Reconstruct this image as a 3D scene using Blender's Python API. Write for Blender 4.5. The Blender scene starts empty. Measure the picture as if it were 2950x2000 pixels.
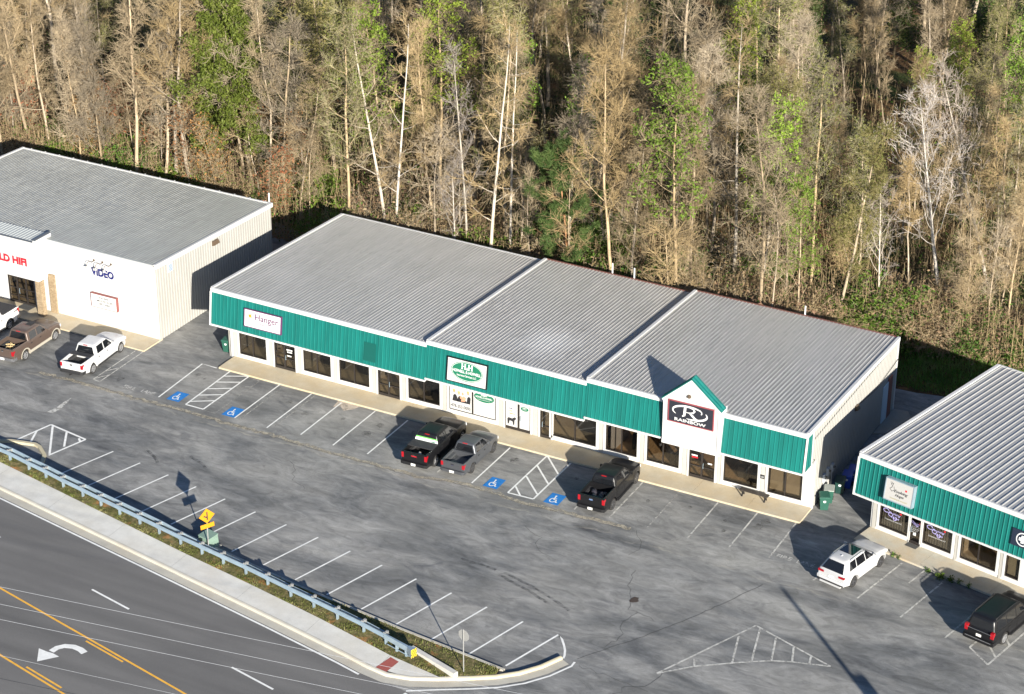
import bpy, math, random
import numpy as np
from mathutils import Vector, Matrix
R = math.radians
C = bpy.context.scene.collection
SC = bpy.context.scene

# ------------------------------------------------------------------ camera, world, sun, exposure
def look_matrix(yaw, pitch, roll):
    f = Vector((math.sin(yaw)*math.cos(pitch), math.cos(yaw)*math.cos(pitch), -math.sin(pitch)))
    r = f.cross(Vector((0, 0, 1))).normalized(); u = r.cross(f)
    r2 = math.cos(roll)*r + math.sin(roll)*u; u2 = -math.sin(roll)*r + math.cos(roll)*u
    return Matrix((r2, u2, -f)).transposed()
cd = bpy.data.cameras.new('camera'); cam = bpy.data.objects.new('camera', cd); C.objects.link(cam)
cd.sensor_width = 36.0; cd.lens = 6206.94/2950*36.0; cd.clip_start = 1.0; cd.clip_end = 3000
cam.matrix_world = Matrix.Translation((83.991, -111.0675, 70.538)) @ look_matrix(-0.494474515, 0.464728732, 0.00295404).to_4x4()
SC.camera = cam
SUN_EL, SUN_AZ = R(17.0), math.atan2(0.722, -0.692)      # azimuth measured from +Y towards +X
W = bpy.data.worlds.new("World"); SC.world = W; W.use_nodes = True
wn = W.node_tree.nodes; wl = W.node_tree.links
sky = wn.new('ShaderNodeTexSky'); sky.sky_type = 'NISHITA'; sky.sun_disc = False
sky.sun_elevation = SUN_EL; sky.sun_rotation = SUN_AZ; sky.ozone_density = 6.0
bg = wn['Background']; bg.inputs[1].default_value = 0.058; wl.new(sky.outputs[0], bg.inputs[0])
sd = bpy.data.lights.new('sun', 'SUN'); sun = bpy.data.objects.new('sun', sd); C.objects.link(sun)
sd.energy = 5.0; sd.angle = R(0.5); sd.color = (1.0, 0.94, 0.835)
sv = Vector((math.sin(SUN_AZ)*math.cos(SUN_EL), math.cos(SUN_AZ)*math.cos(SUN_EL), math.sin(SUN_EL)))
sun.rotation_euler = sv.to_track_quat('Z', 'Y').to_euler()
SC.view_settings.view_transform = 'Standard'; SC.view_settings.look = 'None'
SC.view_settings.exposure = 1.28; SC.view_settings.gamma = 1.0
SC.render.engine = 'CYCLES'
SC.cycles.max_bounces = 6; SC.cycles.transparent_max_bounces = 8

# ------------------------------------------------------------------ helpers
class MB:
    """collects polygons; build() links them as ONE mesh object"""
    def __init__(s): s.v = []; s.f = []; s.smooth = False
    def add(s, verts, faces, M=None):
        o = len(s.v)
        s.v += [tuple(M @ Vector(p)) for p in verts] if M is not None else [tuple(p) for p in verts]
        s.f += [tuple(i+o for i in f) for f in faces]; return s
    def box(s, x0, x1, y0, y1, z0, z1, M=None):
        if x0 > x1: x0, x1 = x1, x0
        if y0 > y1: y0, y1 = y1, y0
        if z0 > z1: z0, z1 = z1, z0
        return s.add([(x0,y0,z0),(x1,y0,z0),(x1,y1,z0),(x0,y1,z0),(x0,y0,z1),(x1,y0,z1),(x1,y1,z1),(x0,y1,z1)],
              [(0,3,2,1),(4,5,6,7),(0,1,5,4),(1,2,6,5),(2,3,7,6),(3,0,4,7)], M)
    def hexa(s, a, b):      # two quads (bottom loop ccw, top loop)
        return s.add(list(a)+list(b), [(0,3,2,1),(4,5,6,7),(0,1,5,4),(1,2,6,5),(2,3,7,6),(3,0,4,7)])
    def quad(s, *p): return s.add(p, [tuple(range(len(p)))])
    def prism(s, pts, z0, z1, M=None):      # extruded polygon (2D pts ccw)
        n = len(pts)
        return s.add([(x,y,z0) for x,y in pts]+[(x,y,z1) for x,y in pts],
              [tuple(range(n-1,-1,-1)), tuple(range(n,2*n))]+[(i,(i+1)%n,n+(i+1)%n,n+i) for i in range(n)], M)
    def sheet(s, pts, z): return s.add([(x,y,z) for x,y in pts], [tuple(range(len(pts)))])
    def tube(s, path, r, k=6, cap=True, M=None):
        path = [Vector(p) for p in path]; n = len(path); rs = r if isinstance(r, (list, tuple)) else [r]*n
        vs = []; fs = []
        for i, p in enumerate(path):
            d = (path[min(i+1,n-1)]-path[max(i-1,0)]).normalized()
            a = d.orthogonal().normalized() if i == 0 else (a - d*a.dot(d)).normalized()
            b = d.cross(a)
            vs += [p + rs[i]*(math.cos(t)*a+math.sin(t)*b) for t in [2*math.pi*j/k for j in range(k)]]
        for i in range(n-1):
            for j in range(k):
                fs.append((i*k+j, i*k+(j+1)%k, (i+1)*k+(j+1)%k, (i+1)*k+j))
        if cap: fs += [tuple(range(k-1,-1,-1)), tuple(range((n-1)*k, n*k))]
        return s.add(vs, fs, M)
    def lathe(s, prof, k=24, M=None):      # prof: (radius, axial) about local Y axis
        vs = []; fs = []; n = len(prof)
        for j in range(k):
            t = 2*math.pi*j/k
            vs += [(r*math.cos(t), y, r*math.sin(t)) for r, y in prof]
        for j in range(k):
            for i in range(n-1):
                fs.append((j*n+i, j*n+i+1, ((j+1)%k)*n+i+1, ((j+1)%k)*n+i))
        return s.add(vs, fs, M)
    def grid(s, rows, close=False):      # rows of equal-length point lists
        n = len(rows[0]); o = [p for r in rows for p in r]; fs = []
        for i in range(len(rows)-1):
            for j in range(n if close else n-1):
                fs.append((i*n+j, i*n+(j+1)%n, (i+1)*n+(j+1)%n, (i+1)*n+j))
        return s.add(o, fs)
    def ribs(s, org, U, N, L, vfun, pitch=0.3, w=0.1, h=0.04, off=0.0, rows=1, jit=0.0, seed=1):
        """ribbed metal panel: org + u*U, along vfun(u)->(start,end) vectors, ribs stand out along N"""
        org = Vector(org); U = Vector(U); N = Vector(N); us = [(0, 0)]
        u = off + pitch*0.5
        while u < L - w:
            us += [(u, 0), (u+w*.28, h), (u+w*.72, h), (u+w, 0)]; u += pitch
        us.append((L, 0)); rg = random.Random(seed); G = []; amp = {}
        for i in range(rows+1):
            A = []
            for n, (u, k) in enumerate(us):
                if (n-1) % 4 == 0: amp[0] = 1 if not jit else max(.25, 1+jit*(math.sin(i*1.9)*.5+rg.uniform(-1,1)))
                a, b = vfun(u); p = org + U*u + N*k*amp.get(0, 1)
                A.append(p+Vector(a)*(1-i/rows)+Vector(b)*(i/rows))
            G.append(A)
        return s.grid(G)
    def build(s, name, m, parent=None, smooth=None, loc=None, kind=None):
        me = bpy.data.meshes.new(name); me.from_pydata(s.v, [], s.f); me.validate(); me.update()
        if m: me.materials.append(m)
        if smooth:
            for p in me.polygons: p.use_smooth = True
            me.set_sharp_from_angle(angle=R(smooth))
        o = bpy.data.objects.new(name, me); C.objects.link(o)
        if parent: o.parent = parent
        if loc: o.location = loc
        if kind: o['kind'] = kind
        return o

def thing(name, label, cat, loc=(0,0,0), rz=0, group=None):
    o = bpy.data.objects.new(name, None); C.objects.link(o); o.empty_display_size = .3
    o.location = loc; o.rotation_euler = (0,0,rz); o['label'] = label; o['category'] = cat
    if group: o['group'] = group
    return o
def tag(o, label, cat, group=None):
    o['label'] = label; o['category'] = cat
    if group: o['group'] = group
    return o
def copy_tree(o, parent=None):
    c = o.copy(); C.objects.link(c); c.parent = parent
    for ch in o.children: copy_tree(ch, c)
    return c

# text as mesh geometry (built-in font)
def text_geo(mb, txt, width, height, M, depth=0.02, shear=0.0, bold=0.0):
    cu = bpy.data.curves.new('t', 'FONT'); cu.body = txt; cu.resolution_u = 3; cu.shear = shear; cu.offset = bold
    o = bpy.data.objects.new('t', cu); C.objects.link(o)
    bpy.context.view_layer.update()
    me = bpy.data.meshes.new_from_object(o.evaluated_get(bpy.context.evaluated_depsgraph_get()))
    vs = [v.co.copy() for v in me.vertices]; fs = [tuple(p.vertices) for p in me.polygons]
    bpy.data.objects.remove(o); bpy.data.curves.remove(cu); bpy.data.meshes.remove(me)
    if not vs: return
    x0 = min(v.x for v in vs); x1 = max(v.x for v in vs); y0 = min(v.y for v in vs); y1 = max(v.y for v in vs)
    sx = width/(x1-x0); sy = height/(y1-y0) if height else sx
    vs = [Vector(((v.x-x0)*sx, (v.y-y0)*sy, depth)) for v in vs]
    mb.add(vs, fs, M)
    if depth > 0.012:      # give the letters sides
        from collections import Counter
        cnt = Counter()
        for f in fs:
            for a, b in zip(f, f[1:]+f[:1]): cnt[(a, b)] += 1
        for (a, b) in list(cnt):
            if (b, a) not in cnt:
                A, B = vs[a], vs[b]
                mb.add([A, B, Vector((B.x,B.y,0)), Vector((A.x,A.y,0))], [(0,3,2,1)], M)

# ------------------------------------------------------------------ materials
MATS = {}
def mat(name, col, rough=.6, metal=0.0, var=0.0, scale=3.0, col2=None, bump=0.0, bscale=30.0, spec=.5, stretch=None, coat=0.0):
    if name in MATS: return MATS[name]
    m = bpy.data.materials.new(name); m.use_nodes = True; nt = m.node_tree; b = nt.nodes['Principled BSDF']
    b.inputs['Roughness'].default_value = rough; b.inputs['Metallic'].default_value = metal
    b.inputs['Specular IOR Level'].default_value = spec; b.inputs['Coat Weight'].default_value = coat
    b.inputs['Base Color'].default_value = (*col, 1)
    if var or col2 or bump:
        tc = nt.nodes.new('ShaderNodeTexCoord'); mp = nt.nodes.new('ShaderNodeMapping'); nt.links.new(tc.outputs['Object'], mp.inputs[0])
        if stretch: mp.inputs['Scale'].default_value = stretch
    if var or col2:
        n = nt.nodes.new('ShaderNodeTexNoise'); n.inputs['Scale'].default_value = scale; n.inputs['Detail'].default_value = 6
        n.inputs['Roughness'].default_value = .65
        nt.links.new(mp.outputs[0], n.inputs['Vector'])
        cr = nt.nodes.new('ShaderNodeValToRGB'); cr.color_ramp.elements[0].position = .3; cr.color_ramp.elements[1].position = .7
        c2 = col2 or tuple(min(1, c*(1+var)) for c in col); c1 = col if col2 else tuple(c*(1-var) for c in col)
        cr.color_ramp.elements[0].color = (*c1, 1); cr.color_ramp.elements[1].color = (*c2, 1)
        nt.links.new(n.outputs[0], cr.inputs[0]); nt.links.new(cr.outputs[0], b.inputs['Base Color'])
    if bump:
        n2 = nt.nodes.new('ShaderNodeTexNoise'); n2.inputs['Scale'].default_value = bscale; n2.inputs['Detail'].default_value = 4
        nt.links.new(mp.outputs[0], n2.inputs['Vector'])
        bp = nt.nodes.new('ShaderNodeBump'); bp.inputs['Strength'].default_value = bump; bp.inputs['Distance'].default_value = .05
        nt.links.new(n2.outputs[0], bp.inputs['Height']); nt.links.new(bp.outputs[0], b.inputs['Normal'])
    MATS[name] = m; return m

def node(nt, t, **kw):
    n = nt.nodes.new('ShaderNode'+t)
    for k, v in kw.items():
        if k in ('operation', 'blend_type', 'feature', 'data_type', 'distance', 'noise_dimensions'): setattr(n, k, v)
        else: n.inputs[k].default_value = v
    return n
def ramp(nt, src, pts):
    r = nt.nodes.new('ShaderNodeValToRGB'); e = r.color_ramp.elements
    while len(e) < len(pts): e.new(.5)
    for i, (p, c) in enumerate(pts):
        e[i].position = p; e[i].color = (c, c, c, 1) if not isinstance(c, tuple) else (*c, 1)
    nt.links.new(src, r.inputs[0]); return r.outputs[0]
def mixc(nt, fac, a, b, mode='MIX'):
    n = nt.nodes.new('ShaderNodeMix'); n.data_type = 'RGBA'; n.blend_type = mode
    for sock, v in ((n.inputs[0], fac), (n.inputs[6], a), (n.inputs[7], b)):
        if isinstance(v, (int, float)): sock.default_value = v
        elif isinstance(v, tuple): sock.default_value = (*v, 1)
        else: nt.links.new(v, sock)
    return n.outputs[2]
def mapped(nt, scale=(1,1,1), rot=(0,0,0)):
    tc = nt.nodes.new('ShaderNodeTexCoord'); mp = nt.nodes.new('ShaderNodeMapping')
    mp.inputs['Scale'].default_value = scale; mp.inputs['Rotation'].default_value = rot
    nt.links.new(tc.outputs['Object'], mp.inputs[0]); return mp.outputs[0]
def noise(nt, vec, scale, detail=5, rough=.6, dist=0):
    n = node(nt, 'TexNoise', Scale=scale, Detail=detail, Roughness=rough, Distortion=dist)
    nt.links.new(vec, n.inputs['Vector']); return n.outputs[0]

def asphalt_lot():
    m = bpy.data.materials.new('worn_asphalt'); m.use_nodes = True; nt = m.node_tree; b = nt.nodes['Principled BSDF']
    v = mapped(nt); vs = mapped(nt, (.55, 1.3, 1), (0,0,R(20)))
    base = ramp(nt, noise(nt, vs, .22, 8, .62, .6), [(.30, (.070,.073,.078)), (.43, (.143,.146,.146)), (.56, (.228,.226,.217)), (.74, (.318,.312,.292))])
    vm = mapped(nt, (.6, 1.5, 1), (0,0,R(-12))); base = mixc(nt, .75, base, ramp(nt, noise(nt, vm, .8, 7, .72, 1.4), [(.3, .25), (.7, .75)]), 'OVERLAY')
    brown = ramp(nt, noise(nt, v, .11, 5, .6), [(.45, 0.0), (.75, .4)])
    c = mixc(nt, brown, base, (.25,.242,.218))
    dark = ramp(nt, noise(nt, vs, .55, 6, .6, 1.2), [(.56, 0.0), (.70, .65)])
    c = mixc(nt, dark, c, (.095,.097,.102))
    # dust washed up along the joint in front of the parking bays
    sx = nt.nodes.new('ShaderNodeSeparateXYZ'); nt.links.new(v, sx.inputs[0])
    wob = noise(nt, v, .35, 5, .6)
    ma = node(nt, 'Math', operation='MULTIPLY_ADD'); nt.links.new(wob, ma.inputs[0]); ma.inputs[1].default_value = 1.6; nt.links.new(sx.outputs[1], ma.inputs[2])
    band = ramp(nt, ma.outputs[0], [(0, 0.0)]); 
    mr = node(nt, 'MapRange'); mr.inputs[1].default_value = -8.5; mr.inputs[2].default_value = -4.5; nt.links.new(ma.outputs[0], mr.inputs[0])
    dust = ramp(nt, mr.outputs[0], [(0, 0.0), (.475, .0), (.5, .5), (.53, .12), (1, .0)])
    patch = ramp(nt, noise(nt, v, .5, 4), [(.4, 0.0), (.65, 1.0)])
    mm = node(nt, 'Math', operation='MULTIPLY'); nt.links.new(dust, mm.inputs[0]); nt.links.new(patch, mm.inputs[1])
    c = mixc(nt, mm.outputs[0], c, (.42,.39,.32))
    # fine stone speckle and cracks
    c = mixc(nt, .55, c, ramp(nt, noise(nt, v, 26, 3, .8), [(.3, .28), (.7, .72)]), 'OVERLAY')
    vd = node(nt, 'TexVoronoi', Scale=.16, feature='DISTANCE_TO_EDGE')
    wv = nt.nodes.new('ShaderNodeVectorMath'); wv.operation = 'ADD'
    nn = node(nt, 'TexNoise', Scale=.5, Detail=6, Roughness=.7); nt.links.new(v, nn.inputs['Vector'])
    sc = nt.nodes.new('ShaderNodeVectorMath'); sc.operation = 'SCALE'; sc.inputs['Scale'].default_value = 3.0; nt.links.new(nn.outputs['Color'], sc.inputs[0])
    nt.links.new(v, wv.inputs[0]); nt.links.new(sc.outputs[0], wv.inputs[1]); nt.links.new(wv.outputs[0], vd.inputs['Vector'])
    crack = ramp(nt, vd.outputs['Distance'], [(0, .55), (.002, .25), (.004, 0.0)])
    cm = ramp(nt, noise(nt, v, .09, 3), [(.45, 0.0), (.62, .9)])
    m2 = node(nt, 'Math', operation='MULTIPLY'); nt.links.new(crack, m2.inputs[0]); nt.links.new(cm, m2.inputs[1])
    c = mixc(nt, m2.outputs[0], c, (.07,.068,.06))
    oil = ramp(nt, noise(nt, v, 1.1, 4, .5), [(.66, 0.0), (.76, .5)])
    c = mixc(nt, oil, c, (.075,.073,.073))
    nt.links.new(c, b.inputs['Base Color']); b.inputs['Roughness'].default_value = .85; b.inputs['Specular IOR Level'].default_value = .25
    bp = node(nt, 'Bump', Strength=.35, Distance=.02); nt.links.new(noise(nt, v, 40, 3, .7), bp.inputs['Height']); nt.links.new(bp.outputs[0], b.inputs['Normal'])
    return m
def asphalt_road():
    m = bpy.data.materials.new('road_asphalt'); m.use_nodes = True; nt = m.node_tree; b = nt.nodes['Principled BSDF']
    v = mapped(nt, (1,1,1), (0,0,R(11.5))); vs = mapped(nt, (.05,.55,1), (0,0,R(11.5)))
    base = ramp(nt, noise(nt, vs, .9, 4, .5), [(.3, (.108,.105,.102)), (.5, (.138,.134,.129)), (.72, (.175,.169,.162))])
    c = mixc(nt, .5, base, ramp(nt, noise(nt, v, 24, 3, .8), [(.3, .3), (.7, .7)]), 'OVERLAY')
    c = mixc(nt, ramp(nt, noise(nt, v, .25, 5), [(.5, 0.0), (.75, .4)]), c, (.11,.105,.104))
    nt.links.new(c, b.inputs['Base Color']); b.inputs['Roughness'].default_value = .85; b.inputs['Specular IOR Level'].default_value = .25
    return m
def paint(name, col, wear):
    """road paint worn through in specks so that the asphalt shows"""
    m = bpy.data.materials.new(name); m.use_nodes = True; nt = m.node_tree; b = nt.nodes['Principled BSDF']
    v = mapped(nt); n = noise(nt, v, 2.2, 9, .8)
    b.inputs['Base Color'].default_value = (*col, 1); b.inputs['Roughness'].default_value = .7
    nt.links.new(ramp(nt, n, [(max(0, wear-.1), 0.15), (wear+.08, 1.0)]), b.inputs['Alpha'])
    nt.links.new(ramp(nt, noise(nt, v, 3, 4), [(.3, tuple(c*.8 for c in col)), (.7, col)]), b.inputs['Base Color'])
    return m
def concrete(name, col, stain, amount=.5):
    m = bpy.data.materials.new(name); m.use_nodes = True; nt = m.node_tree; b = nt.nodes['Principled BSDF']
    v = mapped(nt)
    c = ramp(nt, noise(nt, v, 1.2, 7, .65), [(.3, tuple(k*.82 for k in col)), (.7, col)])
    c = mixc(nt, ramp(nt, noise(nt, v, .45, 5, .6), [(.38, 0.0), (.68, amount)]), c, stain)
    c = mixc(nt, .35, c, ramp(nt, noise(nt, v, 35, 2, .7), [(.3, .35), (.7, .65)]), 'OVERLAY')
    nt.links.new(c, b.inputs['Base Color']); b.inputs['Roughness'].default_value = .85; b.inputs['Specular IOR Level'].default_value = .2
    return m
def metal_roof(name, col, spot=None):
    m = bpy.data.materials.new(name); m.use_nodes = True; nt = m.node_tree; b = nt.nodes['Principled BSDF']
    v = mapped(nt); vl = mapped(nt, (3.2, .35, 1)); vp = mapped(nt, (3.1, .9, 1))
    c = ramp(nt, noise(nt, vl, .8, 6, .7), [(.3, tuple(k*.80 for k in col)), (.7, tuple(k*1.12 for k in col))])
    c = mixc(nt, ramp(nt, noise(nt, v, .25, 5, .6), [(.45, 0.0), (.7, .5)]), c, tuple(k*1.15 for k in col))
    rib_shadow = ramp(nt, noise(nt, vp, 1.0, 3, .6, .4), [(.60, 0.0), (.68, .30)])  # shadows of the bulging ribs, painted into the colour as dark dashes
    c = mixc(nt, rib_shadow, c, tuple(k*.5 for k in col))
    if spot:      # chalky weathered patch
        ds = nt.nodes.new('ShaderNodeVectorMath'); ds.operation = 'DISTANCE'; wv = nt.nodes.new('ShaderNodeVectorMath'); wv.operation = 'MULTIPLY'; wv.inputs[1].default_value = (1,.85,0)
        nt.links.new(v, wv.inputs[0]); nt.links.new(wv.outputs[0], ds.inputs[0]); ds.inputs[1].default_value = (spot[0], spot[1]*.85, 0)
        sp = node(nt, 'Math', operation='MULTIPLY_ADD'); nt.links.new(noise(nt, v, .8, 5, .6), sp.inputs[0]); sp.inputs[1].default_value = 2.6; nt.links.new(ds.outputs['Value'], sp.inputs[2])
        m3 = node(nt, 'MapRange'); m3.inputs[1].default_value = 2.0; m3.inputs[2].default_value = 3.9; nt.links.new(sp.outputs[0], m3.inputs[0])
        c = mixc(nt, ramp(nt, m3.outputs[0], [(0, .5), (1, 0.0)]), c, (.66,.655,.63))
    # rows of screw heads over the purlins
    sx = nt.nodes.new('ShaderNodeSeparateXYZ'); nt.links.new(v, sx.inputs[0])
    md = node(nt, 'Math', operation='PINGPONG'); md.inputs[1].default_value = 2.9; nt.links.new(sx.outputs[1], md.inputs[0])
    row = ramp(nt, md.outputs[0], [(0, .30), (.015, .30), (.022, 0.0)])
    c = mixc(nt, row, c, tuple(k*.6 for k in col))
    nt.links.new(c, b.inputs['Base Color']); b.inputs['Roughness'].default_value = .42; b.inputs['Metallic'].default_value = .25
    bp = node(nt, 'Bump', Strength=.5, Distance=.03); nt.links.new(noise(nt, vp, 1.3, 3, .5), bp.inputs['Height']); nt.links.new(bp.outputs[0], b.inputs['Normal'])
    return m
def glass_pane(name, tint, rough=.02, solid=.0, body=(.01,.01,.01)):
    m = bpy.data.materials.new(name); m.use_nodes = True; nt = m.node_tree
    nt.nodes.remove(nt.nodes['Principled BSDF']); out = nt.nodes['Material Output']
    tr = nt.nodes.new('ShaderNodeBsdfTransparent'); tr.inputs[0].default_value = (*tint, 1)
    df = nt.nodes.new('ShaderNodeBsdfDiffuse'); df.inputs[0].default_value = (*body, 1)
    gl = nt.nodes.new('ShaderNodeBsdfGlossy'); gl.inputs['Roughness'].default_value = rough
    lw_ = nt.nodes.new('ShaderNodeLayerWeight'); pw = node(nt, 'Math', operation='POWER'); pw.inputs[1].default_value = 4.0; nt.links.new(lw_.outputs['Facing'], pw.inputs[0])
    fr = node(nt, 'Math', operation='MULTIPLY_ADD'); nt.links.new(pw.outputs[0], fr.inputs[0]); fr.inputs[1].default_value = .9; fr.inputs[2].default_value = .09
    a = nt.nodes.new('ShaderNodeMixShader'); a.inputs[0].default_value = solid
    nt.links.new(tr.outputs[0], a.inputs[1]); nt.links.new(df.outputs[0], a.inputs[2])
    x = nt.nodes.new('ShaderNodeMixShader'); nt.links.new(fr.outputs[0], x.inputs[0])
    nt.links.new(a.outputs[0], x.inputs[1]); nt.links.new(gl.outputs[0], x.inputs[2])
    nt.links.new(x.outputs[0], out.inputs[0]); return m

M_lot = asphalt_lot(); M_road = asphalt_road()
M_line = paint('white_line_paint', (.78,.78,.75), .22); M_old = paint('worn_line_paint', (.55,.54,.50), .47); M_vold = paint('ghost_line_paint', (.42,.41,.38), .54); M_word = paint('lane_word_paint', (.50,.49,.46), .47)
M_blue = paint('blue_bay_paint', (.012,.18,.52), .18); M_yel = paint('yellow_line_paint', (.80,.42,.05), .24)
M_walk = concrete('sidewalk_concrete', (.62,.61,.57), (.50,.45,.36), .3)
M_gutter = concrete('gutter_concrete', (.47,.45,.39), (.40,.35,.27), .45)
M_tan = concrete('stained_walk_concrete', (.50,.44,.33), (.46,.35,.20), .6)
M_tanR = concrete('pale_walk_concrete', (.47,.45,.38), (.48,.34,.18), .6)
M_slab = concrete('old_slab_concrete', (.33,.31,.27), (.2,.18,.14), .6)
M_kerb_y = concrete('yellow_kerb_paint', (.48,.43,.30), (.42,.36,.26), .6)
M_roof = metal_roof('galvanised_roof', (.41,.40,.378)); M_roof2 = metal_roof('galvanised_roof_patched', (.41,.40,.378), (24.6,4.1)); M_roofL = metal_roof('weathered_roof', (.335,.342,.325))
M_white = mat('white_trim_paint', (.54,.535,.52), .5, var=.05, scale=1.5)
M_stucco = mat('white_stucco', (.50,.50,.50), .8, var=.03, scale=.8, bump=.15, bscale=25)
M_beige = mat('beige_wall_panel', (.315,.308,.285), .5, var=.06, scale=.7)
M_pil = mat('cream_pilaster', (.39,.375,.34), .7, var=.06, scale=1.2)
M_teal = mat('teal_metal_panel', (.003,.120,.103), .48, var=.24, scale=1.1, stretch=(2.2,1,.18))
M_gable = mat('gable_stucco', (.46,.455,.44), .8, var=.04, scale=1, bump=.2, bscale=20)
M_alu = mat('dark_bronze_frame', (.025,.021,.019), .4); M_black = mat('black_paint', (.012,.012,.013), .4)
M_pane = glass_pane('tinted_glass', (.74,.71,.66)); M_paned = glass_pane('dark_glass', (.64,.62,.58))
M_floor = mat('shop_floor', (.46,.39,.29), .5, var=.1, scale=.8); M_wood = mat('wood_floor', (.50,.35,.21), .4, var=.35, scale=2.0, stretch=(6,.6,1))
M_inw = mat('shop_inner_wall', (.24,.22,.19), .8, var=.1); M_blind = mat('beige_blind', (.36,.31,.23), .8, var=.05)
M_vblind = mat('grey_blind', (.30,.29,.27), .8, var=.15, scale=4, stretch=(8,1,.2))
M_signw = mat('sign_white', (.62,.62,.61), .4, var=.03); M_signk = mat('sign_black', (.022,.024,.032), .4, var=.1)
M_navy = mat('navy_letter', (.012,.016,.12), .4); M_red = mat('red_letter', (.50,.018,.03), .35); M_purple = mat('purple_letter', (.10,.03,.09), .5)
M_green = mat('sign_green', (.01,.14,.075), .5); M_orange = mat('sun_orange', (.85,.33,.02), .5); M_grey = mat('grey_print', (.38,.38,.40), .6)
M_ink = mat('black_print', (.02,.02,.022), .6); M_gold = mat('olive_print', (.35,.30,.05), .6)
M_galv = mat('galvanised_steel', (.31,.395,.455), .36, metal=.4, var=.12, scale=2.0)
M_post = mat('zinc_post', (.30,.30,.29), .5, metal=.3, var=.1); M_stone = mat('ledge_stone', (.17,.115,.06), .85, col2=(.36,.28,.18), scale=4.5, bump=.9, bscale=7, stretch=(1,1,2.6))
M_signy = mat('warning_yellow', (.52,.215,.008), .4, var=.04); M_bing = mat('bin_green', (.020,.085,.060), .45, var=.1); M_bindk = mat('bin_dark_green', (.01,.04,.033), .45, var=.1)
M_binb = mat('bin_blue', (.01,.05,.32), .4, var=.1); M_ubox = mat('cabinet_green', (.17,.25,.20), .5, var=.1); M_grey2 = mat('meter_grey', (.42,.44,.46), .5, var=.1)
M_plaster_red = mat('brick_red_paint', (.19,.075,.055), .7, var=.1); M_tact = mat('tactile_red', (.30,.075,.06), .8, var=.12, scale=6)
M_rubber = mat('tyre_rubber', (.022,.021,.020), .8, var=.2, scale=8); M_mat = mat('door_mat', (.06,.06,.058), .95, var=.2, scale=9)

# ------------------------------------------------------------------ the setting: ground, lot, road, walks
def leaf_litter():
    m = bpy.data.materials.new('forest_floor'); m.use_nodes = True; nt = m.node_tree; b = nt.nodes['Principled BSDF']; v = mapped(nt)
    c = ramp(nt, noise(nt, v, .9, 8, .75), [(.3, (.035,.026,.014)), (.5, (.12,.072,.035)), (.7, (.25,.135,.06))])
    c = mixc(nt, ramp(nt, noise(nt, v, .16, 5, .6), [(.45, 0.0), (.6, .85)]), c, ramp(nt, noise(nt, v, 3, 5, .7), [(.3, (.02,.04,.012)), (.7, (.06,.10,.03))]))
    nt.links.new(c, b.inputs['Base Color']); b.inputs['Roughness'].default_value = .95; b.inputs['Specular IOR Level'].default_value = .1
    bp = node(nt, 'Bump', Strength=1.0, Distance=.15); nt.links.new(noise(nt, v, 6, 5, .7), bp.inputs['Height']); nt.links.new(bp.outputs[0], b.inputs['Normal'])
    return m
MB().sheet([(-500,-400),(600,-400),(600,700),(-500,700)], -.03).build('ground', leaf_litter(), kind='structure')
# front kerb line (outer top edge), from far left round the drive entrance
KERB = [(-60,-11.2),(-30,-16.3),(4.13,-22.12),(11.91,-23.45),(22.33,-25.26),(27.6,-26.25),(29.3,-26.62),(30.6,-26.78),(32.0,-26.45),(33.4,-25.75),(34.9,-24.85),(36.1,-24.05),(37.1,-23.1),(37.9,-21.95),(38.5,-20.6)]
def offset(pl, d):
    out = []
    for i, p in enumerate(pl):
        a = Vector(pl[max(i-1,0)]); b = Vector(pl[min(i+1,len(pl)-1)]); t = (b-a).normalized()
        out.append((p[0]+t.y*d, p[1]-t.x*d))
    return out
GUT = offset(KERB, .62)
LOTK = [(-60,-8.4),(-30,-13.2),(-5.5,-17.05),(.3,-17.85),(4.0,-18.55),(7.6,-19.2),(16.71,-20.72),(21.09,-21.44),(24.91,-21.9),(29.15,-22.45),(36.2,-23.15)]
WALKG = [(-60,-8.9),(-30,-14.0),(-4.17,-18.5),(13.13,-21.85),(18.1,-22.7),(24.21,-23.85),(29.84,-25.1),(33.4,-25.6)]
pl = MB(); pl.sheet([(-120,-60),(130,-60),(130,20.6),(48,20.6),(45.5,20.1),(40,19.8),(30,21),(-3,21.5),(-7.3,22.8),(-11.4,23.8),(-40,29),(-120,42)], 0)
lot = pl.build('parking_lot', M_lot, kind='structure')
road = MB().sheet([(-60,-60)]+[(-60,GUT[0][1])]+GUT[1:8]+[(32,-27.45),(60,-33),(130,-47),(130,-60)], .006).build('road', M_road, kind='structure')
def band(a, b, z): return MB().grid([[(x,y,z) for x,y in a], [(x,y,z) for x,y in b]])
g = band(GUT, KERB, .012); g.build('gutter', M_gutter, kind='structure')
k = MB(); KI = offset(KERB, -.16); n1 = 11
def kerb_strip(mb, a, b, z0, z1):
    rows = []
    ao = offset(a, .05)
    rows = [[(x,y,z0) for x,y in ao], [(x,y,z1-.03) for x,y in offset(a,.01)], [(x,y,z1) for x,y in offset(a,-.04)], [(x,y,z1) for x,y in b], [(x,y,z0) for x,y in b]]
    mb.grid(rows)
kerb_strip(k, KERB[:n1], KI[:n1], 0, .165); k.build('kerb', M_gutter, kind='structure', smooth=40)
k2 = MB(); kerb_strip(k2, KERB[n1-1:], KI[n1-1:], 0, .165); k2.add([(KERB[-1][0],KERB[-1][1],0),(KI[-1][0],KI[-1][1],0),(KI[-1][0],KI[-1][1],.165),(KERB[-1][0],KERB[-1][1],.165)], [(0,1,2,3)]); k2.build('kerb', M_kerb_y, kind='structure', smooth=40)
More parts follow.
